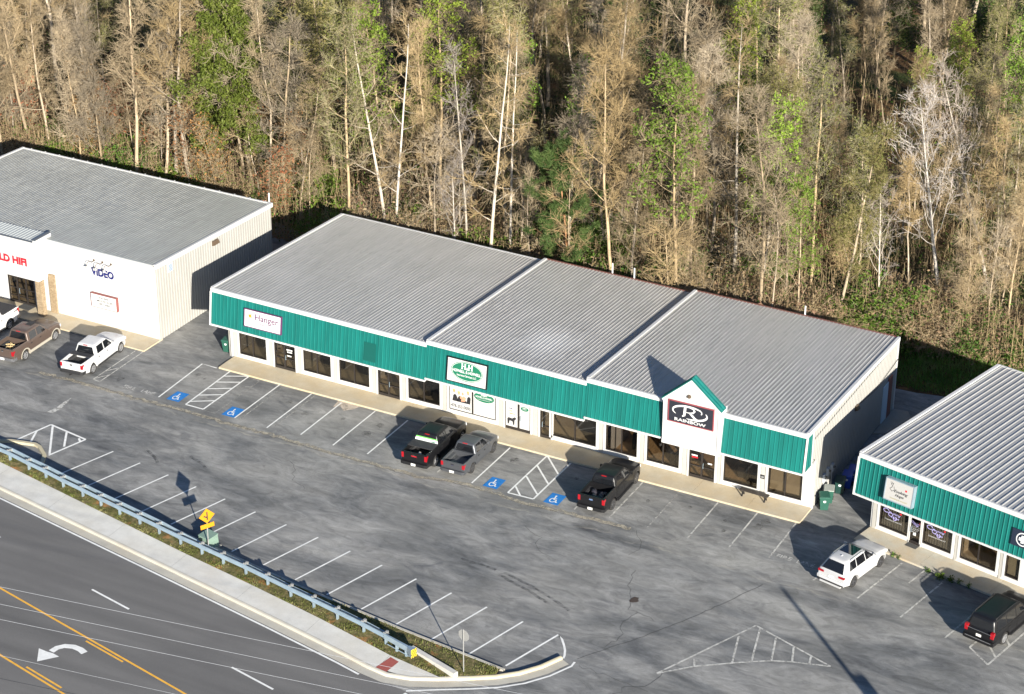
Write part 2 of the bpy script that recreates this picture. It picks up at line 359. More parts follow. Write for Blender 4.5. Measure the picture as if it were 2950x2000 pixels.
# lot-side kerb
lk = MB(); LKo = offset(LOTK, .17); lk.grid([[(x,y,0) for x,y in LOTK],[(x,y,.16) for x,y in LOTK],[(x,y,.16) for x,y in LKo],[(x,y,0) for x,y in LKo]]); lk.build('kerb', M_gutter, kind='structure')
# pavement along the road, scored into slabs
sw = MB(); inner = KI[:9]; WG = WALKG
def lerp_pl(pl, x):
    for a, b in zip(pl, pl[1:]):
        if a[0] <= x <= b[0]: return a[1]+(b[1]-a[1])*(x-a[0])/(b[0]-a[0])
    return pl[-1][1]
xs = [-58+1.83*i for i in range(49)]; xs = [x for x in xs if x < 31.0]; n_slab = len(xs); xs += [31.3,31.7,32.1,32.5,32.9,33.15]
for i, (a, b) in enumerate(zip(xs, xs[1:]+[33.35])):
    a2 = a + (.012 if i % 3 == 0 and i < n_slab else 0)
    sw.add([(a2,lerp_pl(KI,a2),.15),(b,lerp_pl(KI,b),.15),(b,lerp_pl(WG,b),.15),(a2,lerp_pl(WG,a2),.15)], [(0,1,2,3)])
sw.build('sidewalk', M_walk, kind='structure')
MB().sheet([(29.72,-26.6),(30.5,-26.68),(30.62,-25.42),(29.98,-25.25)], .156).build('tactile_strip', M_tact, kind='structure')
# verge between pavement and lot kerb
def verge_mat():
    m = bpy.data.materials.new('verge_soil'); m.use_nodes = True; nt = m.node_tree; b = nt.nodes['Principled BSDF']; v = mapped(nt)
    c = ramp(nt, noise(nt, v, 2.5, 7, .75), [(.32, (.045,.052,.018)), (.5, (.12,.11,.045)), (.68, (.26,.20,.11))])
    clay = ramp(nt, noise(nt, v, .55, 5, .65), [(.57, 0.0), (.66, .8)])
    c = mixc(nt, clay, c, (.40,.18,.07))
    nt.links.new(c, b.inputs['Base Color']); b.inputs['Roughness'].default_value = .95; b.inputs['Specular IOR Level'].default_value = .1
    bp = node(nt, 'Bump', Strength=1.0, Distance=.08); nt.links.new(noise(nt, v, 9, 5, .7), bp.inputs['Height']); nt.links.new(bp.outputs[0], b.inputs['Normal'])
    return m
vx = [-60+.8*i for i in range(122)]; vx = [x for x in vx if x < 36.2]
A = []; B = []; A2 = []; rnd = random.Random(5)
for x in vx:
    ya = lerp_pl(WG, x) if x < 33.4 else lerp_pl([(33.4,-25.62),(34.9,-24.7),(36.3,-23.6)], x)
    yb = lerp_pl(LKo, x); ya = min(ya, yb-.02)
    A.append((x,ya,.146)); A2.append((x,(ya+yb)/2,.17+rnd.uniform(0,.05))); B.append((x,yb,.14))
MB().grid([A,A2,B]).build('verge', verge_mat(), kind='structure')
# small raised island at the left entrance
isl = [(-6.6,-16.35),(-5.5,-15.75),(-3.75,-15.35),(-3.2,-15.5),(-2.15,-16.25),(-1.5,-17.35),(-6.6,-16.95)]
ik = MB(); I2 = offset(isl[:6], .24); ik.grid([[(x,y,0) for x,y in isl[:6]],[(x,y,.17) for x,y in isl[:6]],[(x,y,.17) for x,y in I2],[(x,y,0) for x,y in I2]]); ik.build('kerb', M_kerb_y, kind='structure')
# walks in front of the shops
mw = MB()
for a, b in ((.46,5.2),(5.215,10.2),(10.215,15.6),(15.615,21.1),(21.115,26.5),(26.515,32),(32.015,37.4),(37.415,41.2),(41.215,44.87)): mw.box(a, b, -.34, 1.7, -.02, .13)
mw.build('sidewalk', M_tan, kind='structure')
MB().box(-40, -5.85, -.77, 1.5, -.02, .10).build('sidewalk', M_tan, kind='structure')
RO = (48.378, -.2835, 0); RA = -.21605
rw = MB()
for a, b in ((.21,4.83),(4.845,9.6),(9.615,14.5),(14.515,22)): rw.box(a, b, -.28, 1.7, -.02, .13)
o = rw.build('sidewalk', M_tanR, kind='structure'); o.location = RO; o.rotation_euler = (0,0,RA)
MB().prism([(44.9,12.9),(45.66,13.3),(46.45,16.2),(45.95,17.05),(44.9,16.9)], 0, .09).build('concrete_pad', M_slab, kind='structure')

# painted markings: every stroke a part of the lot or road
def stroke(name, pts, w, m, parent, z=.011):
    pts = [Vector((x,y,0)) for x,y in pts]; L = []; Rr = []
    for i, p in enumerate(pts):
        t = (pts[min(i+1,len(pts)-1)]-pts[max(i-1,0)]).normalized(); n = Vector((-t.y,t.x,0))*w/2
        L.append(p+n+Vector((0,0,z))); Rr.append(p-n+Vector((0,0,z)))
    return MB().grid([Rr, L]).build(name, m, parent)
ends = [(1.33,-13.62),(3.84,-14.0),(6.41,-14.38),(8.9,-14.76),(11.45,-15.14),(14.06,-15.52),(16.64,-15.88),(19.21,-16.2),(21.82,-16.6),(24.37,-17.04),(26.98,-17.35),(29.6,-17.67),(32.18,-17.98),(34.76,-18.31)]
for i, (x, y) in enumerate(ends):
    t = 4.05+.45*i/13; stroke('stall_line', [(x-1.18, y-t), (x, y)], .115, M_line, lot)
stroke('stall_line', [(36.0,-22.7),(37.2,-18.5),(37.6,-18.85),(37.95,-19.3),(38.25,-19.75),(38.45,-20.2),(38.52,-20.5)], .13, M_line, lot)
for x, y0, y1, m in ((44.64,-.4,-5.0,M_old),(42.02,-.4,-5.2,M_old),(39.32,-.4,-5.3,M_old),(36.6,-.4,-5.3,M_vold),(34.0,-.4,-5.4,M_old),(24.26,-.5,-5.8,M_line),(21.6,-.45,-5.8,M_old),(19.0,-.5,-5.8,M_old),(16.3,-.5,-5.8,M_line),(13.65,-.45,-5.9,M_line),(10.95,-.5,-5.7,M_line),(8.40,-.4,-6.0,M_line),(8.75,-.5,-5.5,M_vold),(5.68,-.36,-5.9,M_line),(6.1,-.5,-5.9,M_vold),(31.6,-.4,-5.6,M_old)):
    stroke('stall_line', [(x,y0),(x+.04,y1)], .105, m, lot)
for a, b in (((3.87,-.56),(3.92,-5.65)),((6.85,-.74),(6.92,-5.71)),((.8,-.5),(.85,-5.76)),((9.98,-.5),(9.99,-5.84)),((5.35,-.4),(5.36,-2.2))):
    ca, sa = math.cos(RA), math.sin(RA)
    P = [(RO[0]+u*ca-v*sa, RO[1]+u*sa+v*ca) for u, v in (a, b)]
    stroke('stall_line', P, .11, M_old, lot)
def rloc(u, v): return (RO[0]+u*math.cos(RA)-v*math.sin(RA), RO[1]+u*math.sin(RA)+v*math.cos(RA))
# hatched aisles
def hatch(name, loops, m, w=.12):
    mb = MB()
    for i, pts in enumerate(loops):
        pts = [Vector((x,y,0)) for x,y in pts]; z = .011+.0006*i
        for a, b in zip(pts, pts[1:]):
            t = (b-a).normalized(); n = Vector((-t.y,t.x,0))*w/2; zz = Vector((0,0,z)); z += .00015
            mb.add([a-n+zz,b-n+zz,b+n+zz,a+n+zz], [(0,1,2,3)])
    return mb.build(name, m, lot)
hatch('hatched_aisle', [[(3.05,-.3),(3.1,-5.9),(1.62,-5.91),(1.42,-.25)], [(1.5,-1.12),(3.0,-.32)],[(1.52,-2.14),(3.02,-1.36)],[(1.54,-3.3),(3.04,-2.4)],[(1.56,-4.37),(3.06,-3.48)],[(1.6,-5.42),(3.06,-4.5)]], M_line)
hatch('hatched_aisle', [[(3.1,-.6),(4.1,-.5),(4.12,-6.0),(3.1,-6.0)],[(3.1,-2.3),(4.1,-1.5)],[(3.1,-3.6),(4.1,-2.8)],[(3.1,-5.0),(4.1,-4.2)]], M_vold, .07)
hatch('hatched_aisle', [[(26.93,-.26),(26.94,-5.76),(28.76,-5.69),(28.76,-.43)], [(26.93,-.26),(28.7,-2.09)],[(26.97,-1.76),(28.7,-3.52)],[(27,-3.34),(28.7,-5.04)],[(27.01,-4.83),(27.83,-5.72)]], M_line)
hatch('hatched_aisle', [[(-6.5,-.9),(-6.37,-5.98),(-5.74,-6.03),(-5.9,-.8)],[(-6.4,-5.9),(-5.8,-4.9)],[(-6.42,-4.6),(-5.82,-3.6)]], M_old, .09)
stroke('stall_line', [(.29,-.35),(-1.01,-.3),(-.68,-5.94)], .115, M_line, lot)
hatch('hatched_island', [[(-5.34,-15.4),(-4.69,-12.68),(-1.31,-13.2),(-2.1,-16.09)],[(-4.99,-13.78),(-4.3,-15.3)],[(-4.44,-12.8),(-2.16,-15.92)],[(-3.07,-13.01),(-1.95,-14.67)],[(-1.8,-13.3),(-1.45,-13.6)]], M_line, .15)
hatch('hatched_island', [[(43.79,-19.27),(46.83,-12.18),(52.11,-13.97),(51,-14.3),(50.04,-14.59),(48.96,-15.05),(48.01,-15.67),(47.1,-16.33),(45.4,-17.6),(43.79,-19.27)],[(45.06,-16.97),(45.35,-17.62)],[(46.38,-13.67),(47.1,-16.33)],[(47.16,-12.36),(48.01,-15.67)],[(48.33,-12.78),(48.96,-15.05)],[(49.58,-13.2),(50.04,-14.59)],[(50.77,-13.51),(50.95,-14.25)]], M_old, .12)
hp = [rloc(11.55,-5.75), rloc(11.6,-1.3), rloc(13.2,-1.4), rloc(13.2,-6.6)]
hatch('hatched_aisle', [[hp[0],hp[1],hp[2],hp[3],hp[0]],[rloc(11.6,-4.2),rloc(13.2,-5.7)],[rloc(11.6,-2.6),rloc(13.2,-4.1)]], M_old, .12)
# wheelchair bays: blue square with white symbol
def wheelchair(x, y, s=1.0):
    q = MB().sheet([(x,y),(x+1.0*s,y+.02),(x+.98*s,y+1.3*s),(x+.02,y+1.27*s)], .014).build('wheelchair_mark', M_blue, lot)
    mb = MB(); z = .019; cx, cy = x+.5*s, y+.6*s; k = s*1.05
    def st(pts, w):
        nonlocal z
        pts = [Vector((cx+px*k, cy+py*k, 0)) for px, py in pts]
        for a, b in zip(pts, pts[1:]):
            t = (b-a).normalized(); n = Vector((-t.y,t.x,0))*w*k/2; e = t*w*k*.3; zz = Vector((0,0,z)); z += .0002
            mb.add([a-e-n+zz,b+e-n+zz,b+e+n+zz,a-e+n+zz], [(0,1,2,3)])
    st([(.17*math.cos(t)-.06, .22*math.sin(t)-.14) for t in [R(100+i*22) for i in range(12)]], .06)
    st([(-.07,.26),(-.05,-.03),(.13,-.05),(.2,-.3),(.27,-.28)], .07); st([(-.06,.11),(.1,.10)], .05)
    mb.add([(cx+k*(-.08+.06*math.cos(t)), cy+k*(.36+.075*math.sin(t)), z+.001) for t in [R(30*i) for i in range(12)]], [tuple(range(12))])
    mb.build('symbol', M_line, q)
for x, y in ((-.05,-5.9),(4.63,-5.92),(25.08,-5.77),(29.47,-5.7)): wheelchair(x, y, 1.03)
for (x, y, s) in ((-3.83,-5.95,'FIRE'),(-2.3,-5.9,'LANE'),(45.0,-4.72,'FIRE'),(46.35,-4.75,'LANE')):
    mb = MB(); text_geo(mb, s, 1.0 if s == 'FIRE' else 1.12, .42, Matrix.Translation((x,y,.012)), .001, bold=.02); mb.build('fire_lane_letters', M_word, lot)
MB().sheet([(-6.1,-11.4),(-5.65,-11.3),(-5.55,-10.6),(-5.75,-9.6),(-5.95,-8.9),(-6.0,-9.7),(-5.95,-10.6)], .011).build('faded_arrow', M_old, lot)
# road lines
EDGE = offset(KERB, .75)
stroke('edge_line', EDGE[:7], .13, M_line, road, .012)
stroke('edge_line', [(32.3,-27.45)]+[(x,y) for x,y in offset(KERB,.85)[9:]]+[(39.25,-20.5)], .13, M_line, lot, .012)
dv = Vector((3.28,-.65)).normalized()
for i in range(-2, 5):
    x, y = 10.61+i*11.92, -27.62-i*2.585
    stroke('lane_dash', [(x,y),(x+dv.x*3.3,y+dv.y*3.3)], .13, M_line, road, .012)
stroke('yellow_line', [(-30,-23.0),(5.7,-30.12),(21.74,-33.53),(60,-41.6)], .13, M_yel, road, .012)
for i in range(-1, 4):
    x, y = 13.69+i*12.2, -32.07-i*2.6; stroke('yellow_dash', [(x,y),(x+3.14,y-.65)], .12, M_yel, road, .012)
    x, y = 12.36+i*12.2, -35.71-i*2.6; stroke('yellow_dash', [(x,y),(x+3.02,y-.64)], .12, M_yel, road, .012)
stroke('yellow_line', [(-30,-27.3),(10.29,-35.51),(15.86,-36.74),(60,-46.2)], .13, M_yel, road, .012)
arr = MB(); z = .012
arc = [(12.62,-33.85),(12.68,-33.4),(12.95,-33.05),(13.45,-32.87),(13.95,-32.9),(14.37,-33.06)]
L1 = [Vector((x,y,0)) for x,y in arc]; a1 = []; b1 = []
for i, p in enumerate(L1):
    t = (L1[min(i+1,5)]-L1[max(i-1,0)]).normalized(); n = Vector((-t.y,t.x,0))*.2; a1.append(p+n+Vector((0,0,z))); b1.append(p-n+Vector((0,0,z)))
arr.grid([b1,a1]); arr.add([(12.55,-35.01,z),(13.34,-34.04,z),(12.82,-33.95,z),(12.42,-33.98,z),(11.8,-33.94,z)], [(0,1,2,3,4)])
arr.build('turn_arrow', M_line, road)
for (x, y) in ((32.2,-27.6),(34.75,-27.2),(36.0,-26.6)):
    MB().sheet([(x,y-.5),(x+1.1,y-.75),(x+.9,y-.25),(x+.15,y)], .012).build('crossing_bar', M_line, lot)
# joints, cracks, tyre marks and stains in the lot
M_crack = mat('crack_fill', (.055,.054,.05), .9); M_skid = paint('tyre_rubber_mark', (.10,.10,.10), .58); M_oil = paint('oil_stain', (.10,.098,.095), .60); M_sand = paint('pale_silt', (.55,.47,.38), .45); M_silt = paint('joint_silt', (.40,.36,.28), .5)
def crack(name, pts, w, m, seed, jit=.12, step=.35):
    rn = random.Random(seed); P = []
    for a, b in zip(pts, pts[1:]):
        n = max(2, int(math.hypot(b[0]-a[0], b[1]-a[1])/step))
        for i in range(n): P.append((a[0]+(b[0]-a[0])*i/n+rn.gauss(0,jit), a[1]+(b[1]-a[1])*i/n+rn.gauss(0,jit)))
    P.append(pts[-1]); stroke(name, P, w, m, lot, .0085)
crack('joint', [(39.2,-20.2),(40.3,-18.4),(41.6,-16.3),(43.2,-13.2),(44.6,-10.2),(45.5,-7.9)], .03, M_crack, 1, .03)
crack('joint', [(-10.3,-7.1),(-6,-6.6),(0,-6.9),(5.5,-6.7),(9.9,-6.9),(20.7,-6.9),(23,-6.4),(26.1,-6.3),(28.8,-6.6),(30.6,-6.4),(33.8,-6.3),(35.8,-6.1)], .03, M_crack, 2, .05)
crack('joint_dust', [(-10.3,-6.95),(0,-6.75),(9.9,-6.75),(20.7,-6.75),(23,-6.25),(26.1,-6.15),(28.8,-6.4),(30.6,-6.2),(35.8,-5.95)], .34, M_silt, 12, .08)
for k, P in enumerate(([(39.5,-20.6),(40.7,-20.8),(41.8,-20.9),(43.1,-21),(44.1,-21.1)],[(38.1,-10.3),(38.5,-11.9),(39.2,-13),(39.5,-14.2),(40.2,-14.2),(41.4,-14.6)],[(42.4,-22.2),(42.8,-21.2),(43.9,-20.6),(44,-19.8),(44,-18.8)],[(36,-5.9),(36.9,-6.8),(37.3,-7.9),(37,-8.8)],[(40.2,-14.2),(39.8,-15.6),(40.6,-17),(40.1,-18.3)],[(30,-9),(31.2,-9.6),(31.6,-10.8),(33,-11.3)],[(12,-9),(13.4,-9.8),(13.8,-11),(15.2,-11.6)])): crack('crack', P, .024, M_crack, 20+k, .09)
for k, P in enumerate(([(31.3,-14.2),(33.6,-14.8),(35.3,-15.4),(36.6,-16)],[(31.1,-14.6),(33.4,-15.2),(35.1,-15.9)],[(28.2,-14.1),(29.7,-14.1),(30.7,-14.2)],[(3.2,-12.4),(4.2,-12.9),(4.9,-13.5)],[(6.2,-11.7),(7.4,-12.1),(8,-12.5)])): crack('tyre_mark', P, .22, M_skid, 40+k, .02)
rn = random.Random(6)
for x, y in ((25.3,-1.8),(42.9,-1.1),(42.7,-1.9),(7.7,-2.2),(-.3,-1.8),(.5,-2.1),(-4.7,-5.0),(15,-2.0),(12.3,-2.4),(17.6,-1.7),(38,-1.8),(35.3,-2.4),(40.6,-2.2),(22.8,-1.2),(9.6,-3.0),(30,-2.0),(14.8,-3.4),(41,-3.4)):
    s_ = rn.uniform(.12,.36); MB().sheet([(x+s_*math.cos(R(30*i))*rn.uniform(.6,1.2), y+1.3*s_*math.sin(R(30*i))*rn.uniform(.6,1.2)) for i in range(12)], .0075).build('oil_stain', M_oil, lot)
MB().sheet([(10.6,-.36),(10.75,-1.3),(11.2,-1.0),(11.7,-1.45),(12.2,-.9),(12.4,-.36)], .0078).build('silt_patch', M_sand, lot)
# ------------------------------------------------------------------ buildings
def wall_open(mb, x0, x1, z0, z1, y0, y1, ops):
    """solid wall along x with rectangular openings (x0,x1,z0,z1)"""
    ops = sorted(ops); x = x0
    for a, b, c, d in ops:
        if a > x: mb.box(x, a, y0, y1, z0, z1)
        if c > z0: mb.box(a, b, y0, y1, z0, c)
        if d < z1: mb.box(a, b, y0, y1, d, z1)
        x = b
    if x < x1: mb.box(x, x1, y0, y1, z0, z1)
def window(parent, x0, x1, z0, z1, y, mulls=(), pane=None, frame=True, fr=.17, top=True):
    """white surround > bronze sash, glass"""
    f = MB()
    f.box(x0-fr, x0, y-.07, y+.1, z0-fr, z1); f.box(x1, x1+fr, y-.07, y+.1, z0-fr, z1); f.box(x0, x1, y-.07, y+.1, z0-fr, z0)
    w = f.build('window', M_white, parent)
    s = MB(); t = .055; ys = y-.035
    s.box(x0, x0+t, ys, y+.08, z0, z1); s.box(x1-t, x1, ys, y+.08, z0, z1); s.box(x0+t, x1-t, ys, y+.08, z0, z0+t); s.box(x0+t, x1-t, ys, y+.08, z1-t, z1)
    for m in mulls: s.box(m-.035, m+.035, ys-.004, y+.08, z0+t, z1-t)
    s.build('sash', M_alu, w)
    MB().box(x0+.02, x1-.02, y+.03, y+.045, z0+.02, z1-.02).build('pane', pane or M_pane, w)
    return w
def door(parent, x0, x1, z1, y, splits=(), handle=None, fr=.12, pane=None, bar=1.0):
    f = MB(); f.box(x0-fr, x0, y-.07, y+.1, .13, z1); f.box(x1, x1+fr, y-.07, y+.1, .13, z1); f.box(x0-fr, x1+fr, y-.07, y+.1, z1, z1+.1)
    d = f.build('door', M_white, parent)
    s = MB(); t = .07; ys = y-.035
    s.box(x0, x0+t, ys, y+.08, .13, z1); s.box(x1-t, x1, ys, y+.08, .13, z1); s.box(x0+t, x1-t, ys, y+.08, .13, .33); s.box(x0+t, x1-t, ys, y+.08, z1-t, z1)
    for m in splits: s.box(m-.06, m+.06, ys-.004, y+.08, .33, z1-t)
    if bar: s.box(x0+t, x1-t, ys+.01, y+.07, bar-.03, bar+.04)
    s.build('sash', M_alu, d)
    MB().box(x0+.02, x1-.02, y+.03, y+.045, .15, z1-.02).build('pane', pane or M_pane, d)
    if handle is not None:
        h = MB(); h.tube([(handle,ys-.01,.95),(handle,ys-.08,.97),(handle,ys-.08,1.3),(handle,ys-.01,1.32)], .018, 6); h.build('handle', M_galv, d)
    return d

S_ = -.0079466; X1, X2, WW, DD = 17.637, 29.645, 44.85, 17.056
HF = {1: 6.130, 2: 6.331, 3: 6.567}; HRO = -.757; FH, FS = 2.708, .360; YW = 1.654
def hz(i, x): return HF[i] + S_*x
mall = thing('strip_mall', 'long strip of shops with teal metal fascia, three stepped grey roofs and a white gable', 'building', (0,0,0))
secs = ((1,0,X1),(2,X1,X2),(3,X2,WW))
GX0, GX1, GXP = 35.32, 39.25, 37.22           # gable bay
fN = Vector((0,-FH,FS)).normalized(); fN = Vector((0,-abs(fN.y),abs(fN.z)))
for i, a, b in secs:
    # roof slab with standing ribs, draining to the back
    rf = MB(); L = b-a; z0 = hz(i,a); U = Vector((1,0,S_)).normalized()
    rf.ribs((a,.02,z0), U, (0,0,1), L, lambda u: ((0,0,0),(0,DD,HRO)), .27, .08, .027, rows=40, jit=.22, seed=i)
    rf.box(a, b, .3, DD-.2, hz(i,b)-1.0, hz(i,b)-.86)
    roof = rf.build('roof', M_roof2 if i == 2 else M_roof, mall)
    # front edge flashing and rake trim
    t = MB()
    t.hexa([(a,-.10,z0-.24),(b,-.10,hz(i,b)-.24),(b,.02,hz(i,b)-.24),(a,.02,z0-.24)], [(a,-.10,z0+.05),(b,-.10,hz(i,b)+.05),(b,.05,hz(i,b)+.06),(a,.05,z0+.06)])
    t.hexa([(a-.06,.05,z0-.25),(a+.16,.05,z0-.25),(a+.16,DD+.05,z0+HRO-.25),(a-.06,DD+.05,z0+HRO-.25)], [(a-.06,.05,z0+.075),(a+.16,.05,z0+.075),(a+.16,DD+.05,z0+HRO+.075),(a-.06,DD+.05,z0+HRO+.075)])
    if i == 3: 
        zb = hz(3,b); t.hexa([(b-.12,.05,zb-.22),(b+.07,.05,zb-.22),(b+.07,DD+.05,zb+HRO-.22),(b-.12,DD+.05,zb+HRO-.22)], [(b-.12,.05,zb+.075),(b+.07,.05,zb+.075),(b+.07,DD+.05,zb+HRO+.075),(b-.12,DD+.05,zb+HRO+.075)])
    t.build('roof_trim', M_white, roof)
    gt = MB(); gt.hexa([(a,DD+.02,z0+HRO-.16),(b,DD+.02,hz(i,b)+HRO-.16),(b,DD+.16,hz(i,b)+HRO-.16),(a,DD+.16,z0+HRO-.16)], [(a,DD+.02,z0+HRO+.02),(b,DD+.02,hz(i,b)+HRO+.02),(b,DD+.18,hz(i,b)+HRO+.02),(a,DD+.18,z0+HRO+.02)])
    gt.build('gutter', M_plaster_red if i > 1 else M_white, roof)
    # slanted teal fascia
    segs = [(a,b)] if i < 3 else [(a,GX0+.02),(GX1-.02,b)]
    for p, q in segs:
        fm = MB(); bt = MB(); zp = hz(i,p)-.24
        fm.ribs((p,-.035,zp), U, fN, q-p, lambda u: ((0,0,0),(0,-FS*.9,-FH+.30)), .305, .07, .035)
        zt, zu = hz(i,p)-FH, hz(i,q)-FH
        bt.hexa([(p,-FS-.06,zt-.02),(q,-FS-.06,zu-.02),(q,-FS+.10,zu-.02),(p,-FS+.10,zt-.02)], [(p,-FS-.06,zt+.10),(q,-FS-.06,zu+.10),(q,-FS+.10,zu+.10),(p,-FS+.10,zt+.10)])
        bt.quad((p,-FS+.1,zt+.01),(p,YW,zt+.01),(q,YW,zu+.01),(q,-FS+.1,zu+.01))
        fo = fm.build('fascia', M_teal, mall); bt.build('fascia_trim', M_white, fo)
    # closing cheeks of each fascia box
    ck = MB()
    for e in (a, b):
        d = .004 if e == a else -.004
        if i == 3 and e == b: continue
        ck.add([(e+d,-.03,hz(i,e)-.02),(e+d,-FS,hz(i,e)-FH),(e+d,YW,hz(i,e)-FH),(e+d,YW,hz(i,e)-.05)], [(0,1,2,3)])
    ck.build('fascia_end', M_white if i == 1 else M_teal, fo)
# end return of the fascia on the right, with white corner trim
zb = hz(3, WW); er = MB()
er.ribs((WW+.005,-.05,zb-.22), (0,1,0), (1,0,0), 1.02, lambda u: ((0,-FS*.0,0),(0,-FS*(1-u/1.02),-FH+.27)), .305, .07, .03)
er = er.build('fascia', M_teal, mall)
ct = MB(); ct.hexa([(WW-.02,-FS-.07,zb-FH-.02),(WW+.07,-FS-.07,zb-FH-.02),(WW+.07,-FS+.1,zb-FH-.02),(WW-.02,-FS+.1,zb-FH-.02)], [(WW-.02,-.11,zb-.2),(WW+.07,-.11,zb-.2),(WW+.07,.06,zb-.2),(WW-.02,.06,zb-.2)])
ct.build('corner_trim', M_white, mall); ct = MB()
ct.hexa([(-.06,-FS-.07,HF[1]-FH-.02),(.05,-FS-.07,HF[1]-FH-.02),(.05,-FS+.1,HF[1]-FH-.02),(-.06,-FS+.1,HF[1]-FH-.02)], [(-.06,-.11,HF[1]-.2),(.05,-.11,HF[1]-.2),(.05,.06,HF[1]-.2),(-.06,.06,HF[1]-.2)])
ct.build('corner_trim', M_white, mall)
# front wall with its openings
WIN = [(.98,3.31,(2.14,)),(6.46,8.77,(7.6,)),(9.47,11.95,(10.7,)),(15.1,17.63,(16.35,)),(18.37,22.02,(20.2,)),(26.28,29.6,(28.0,)),(30.3,32.6,(31.45,)),(33.3,35.63,(34.45,)),(38.76,41.12,()),(41.83,44.16,(43.0,))]
DOORS = [(3.99,5.78,(4.85,),5.0),(12.64,14.43,(13.5,),13.62),(22.73,24.67,(23.76,),23.95),(25.39,26.24,(),25.6),(36.32,38.15,(37.22,),37.35)]
fw = MB(); wall_open(fw, .18, 44.78, 0, 3.55, YW, YW+.18, [(a,b,.47,2.5) for a,b,m in WIN]+[(a,b,.13,2.5) for a,b,m,h in DOORS])
fw.build('front_wall', M_white, mall)
edges = sorted([(a-.2,b+.2) for a,b,m in WIN]+[(a-.16,b+.16) for a,b,m,h in DOORS])
px = .42
for a, b in edges:
    if a-px > .12: MB().box(px+.03, a-.02, YW-.045, YW+.02, .13, 3.5).build('pilaster', M_pil, mall)
    px = max(px, b)
poster_win = poster_door = None
for a, b, m in WIN:
    w = window(mall, a, b, .47, 2.5, YW, m, M_paned if a < 18 else M_pane)
    if abs(a-18.37) < .01: poster_win = w
    if a > 41: 
        bl = MB(); bl.box(a+.1, b-.1, YW+.12, YW+.15, .7, 2.5); bl.build('blind', M_blind, w)
for a, b, sp, h in DOORS:
    d = door(mall, a, b, 2.5, YW, sp, h, pane=M_pane if a < 20 or a > 36 else M_pane)
    if abs(a-22.73) < .01: poster_door = d
# side and rear walls, floor slab, party walls
sw_ = MB(); sw_.ribs((WW,YW-.6,0), (0,1,0), (1,0,0), DD-YW+.6, lambda u: ((0,0,.06 if u > .6 else 3.75),(0,0,zb+HRO*(YW-.6+u)/DD-.2)), .305, .07, .03)
swall = sw_.build('side_wall', M_beige, mall)
l_ = MB(); l_.ribs((.02,DD,0), (0,-1,0), (-1,0,0), DD-YW, lambda u: ((0,0,0),(0,0,HF[1]+HRO*(DD-u)/DD-.2)), .305, .07, .03)
l_.build('side_wall', M_beige, mall)
bw = MB()
for i, a, b in secs: bw.ribs((b,DD-.01,0), (-1,0,0), (0,1,0), b-a, lambda u: ((0,0,0),(0,0,hz(i,b)+HRO-.15)), .305, .07, .03)
bw.build('rear_wall', M_beige, mall)
cb = MB(); cb.box(WW-.06, WW+.04, YW-.66, YW-.58, zb-FH+.05, zb-.3); cb.box(WW-.06, WW+.036, YW-.03, YW+.22, 0, zb-FH+.02); cb.box(WW-.05,WW+.045,DD-.12,DD+.02,0,zb+HRO-.2)
cb.build('corner_trim', M_white, mall)
inn = MB()
for x in (.3, 5.9+.3, X1+.2, 25.0, 29.9, 44.6): inn.box(x, x+.1, YW+.25, 7.5, .12, 3.4)
inn.box(.3, 44.6, 7.5, 7.6, .12, 3.4); inn.box(.3, 44.6, YW+.25, 7.5, 3.3, 3.36)
inn.build('inner_wall', M_inw, mall)
for x0, x1, y0, y1, z1, nm, m_ in ((1.2,2.6,4.0,4.6,1.1,'counter',M_inw),(7.0,7.5,3.4,3.9,.9,'chair',M_alu),(8.0,8.5,3.4,3.9,.9,'chair',M_alu),(10.2,11.6,3.6,4.2,.78,'desk',M_inw),(15.6,16.0,3.0,3.4,.9,'chair',M_alu),(27.3,28.6,3.8,4.4,1.0,'counter',M_inw),(30.45,30.6,2.1,4.6,2.4,'partition',M_grey),(31.6,32.1,3.0,3.5,1.3,'display_stand',M_alu),(34.9,35.3,2.6,3.0,.95,'chair',M_alu),(39.2,39.7,3.0,3.5,.9,'chair',M_alu),(40.2,40.9,2.7,3.2,.7,'side_table',M_alu)):
    MB().box(x0, x1, y0, y1, .14, z1).build(nm, m_, mall)
MB().box(.25, 29.9, YW+.2, 7.5, .04, .135).build('floor', M_floor, mall); MB().box(30, 44.6, YW+.2, 7.5, .04, .135).build('floor', M_wood, mall)
# rear personnel door, wall lamp and vent stacks on the right side
dd = MB(); dd.box(WW+.03, WW+.09, 14.35, 15.35, .12, 2.9); rd = dd.build('side_door', mat('pale_blue_door', (.45,.55,.62), .5), mall)
dj = MB(); dj.box(WW+.02, WW+.12, 15.35, 16.05, .1, 3.15); dj.build('door_jamb', M_plaster_red, rd)
lampm = MB(); lampm.hexa([(WW+.03,8.7,3.75),(WW+.26,8.7,3.85),(WW+.26,9.1,3.85),(WW+.03,9.1,3.75)], [(WW+.03,8.7,4.12),(WW+.14,8.7,4.12),(WW+.14,9.1,4.12),(WW+.03,9.1,4.12)]); lampm.build('wall_lamp', mat('bronze_lamp', (.10,.07,.045), .5), mall)
wr = MB(); wr.tube([(WW+.08,17.0,3.9),(WW+.1,12.6,3.55),(WW+.06,9.1,4.0)], .022, 5); wr.build('cable', M_black, mall)
for x in (23.0, 24.75, 37.88):
    MB().tube([(x,DD+.3,0),(x,DD+.3,6.15)], .055, 8).build('vent_pipe', M_signw, mall)
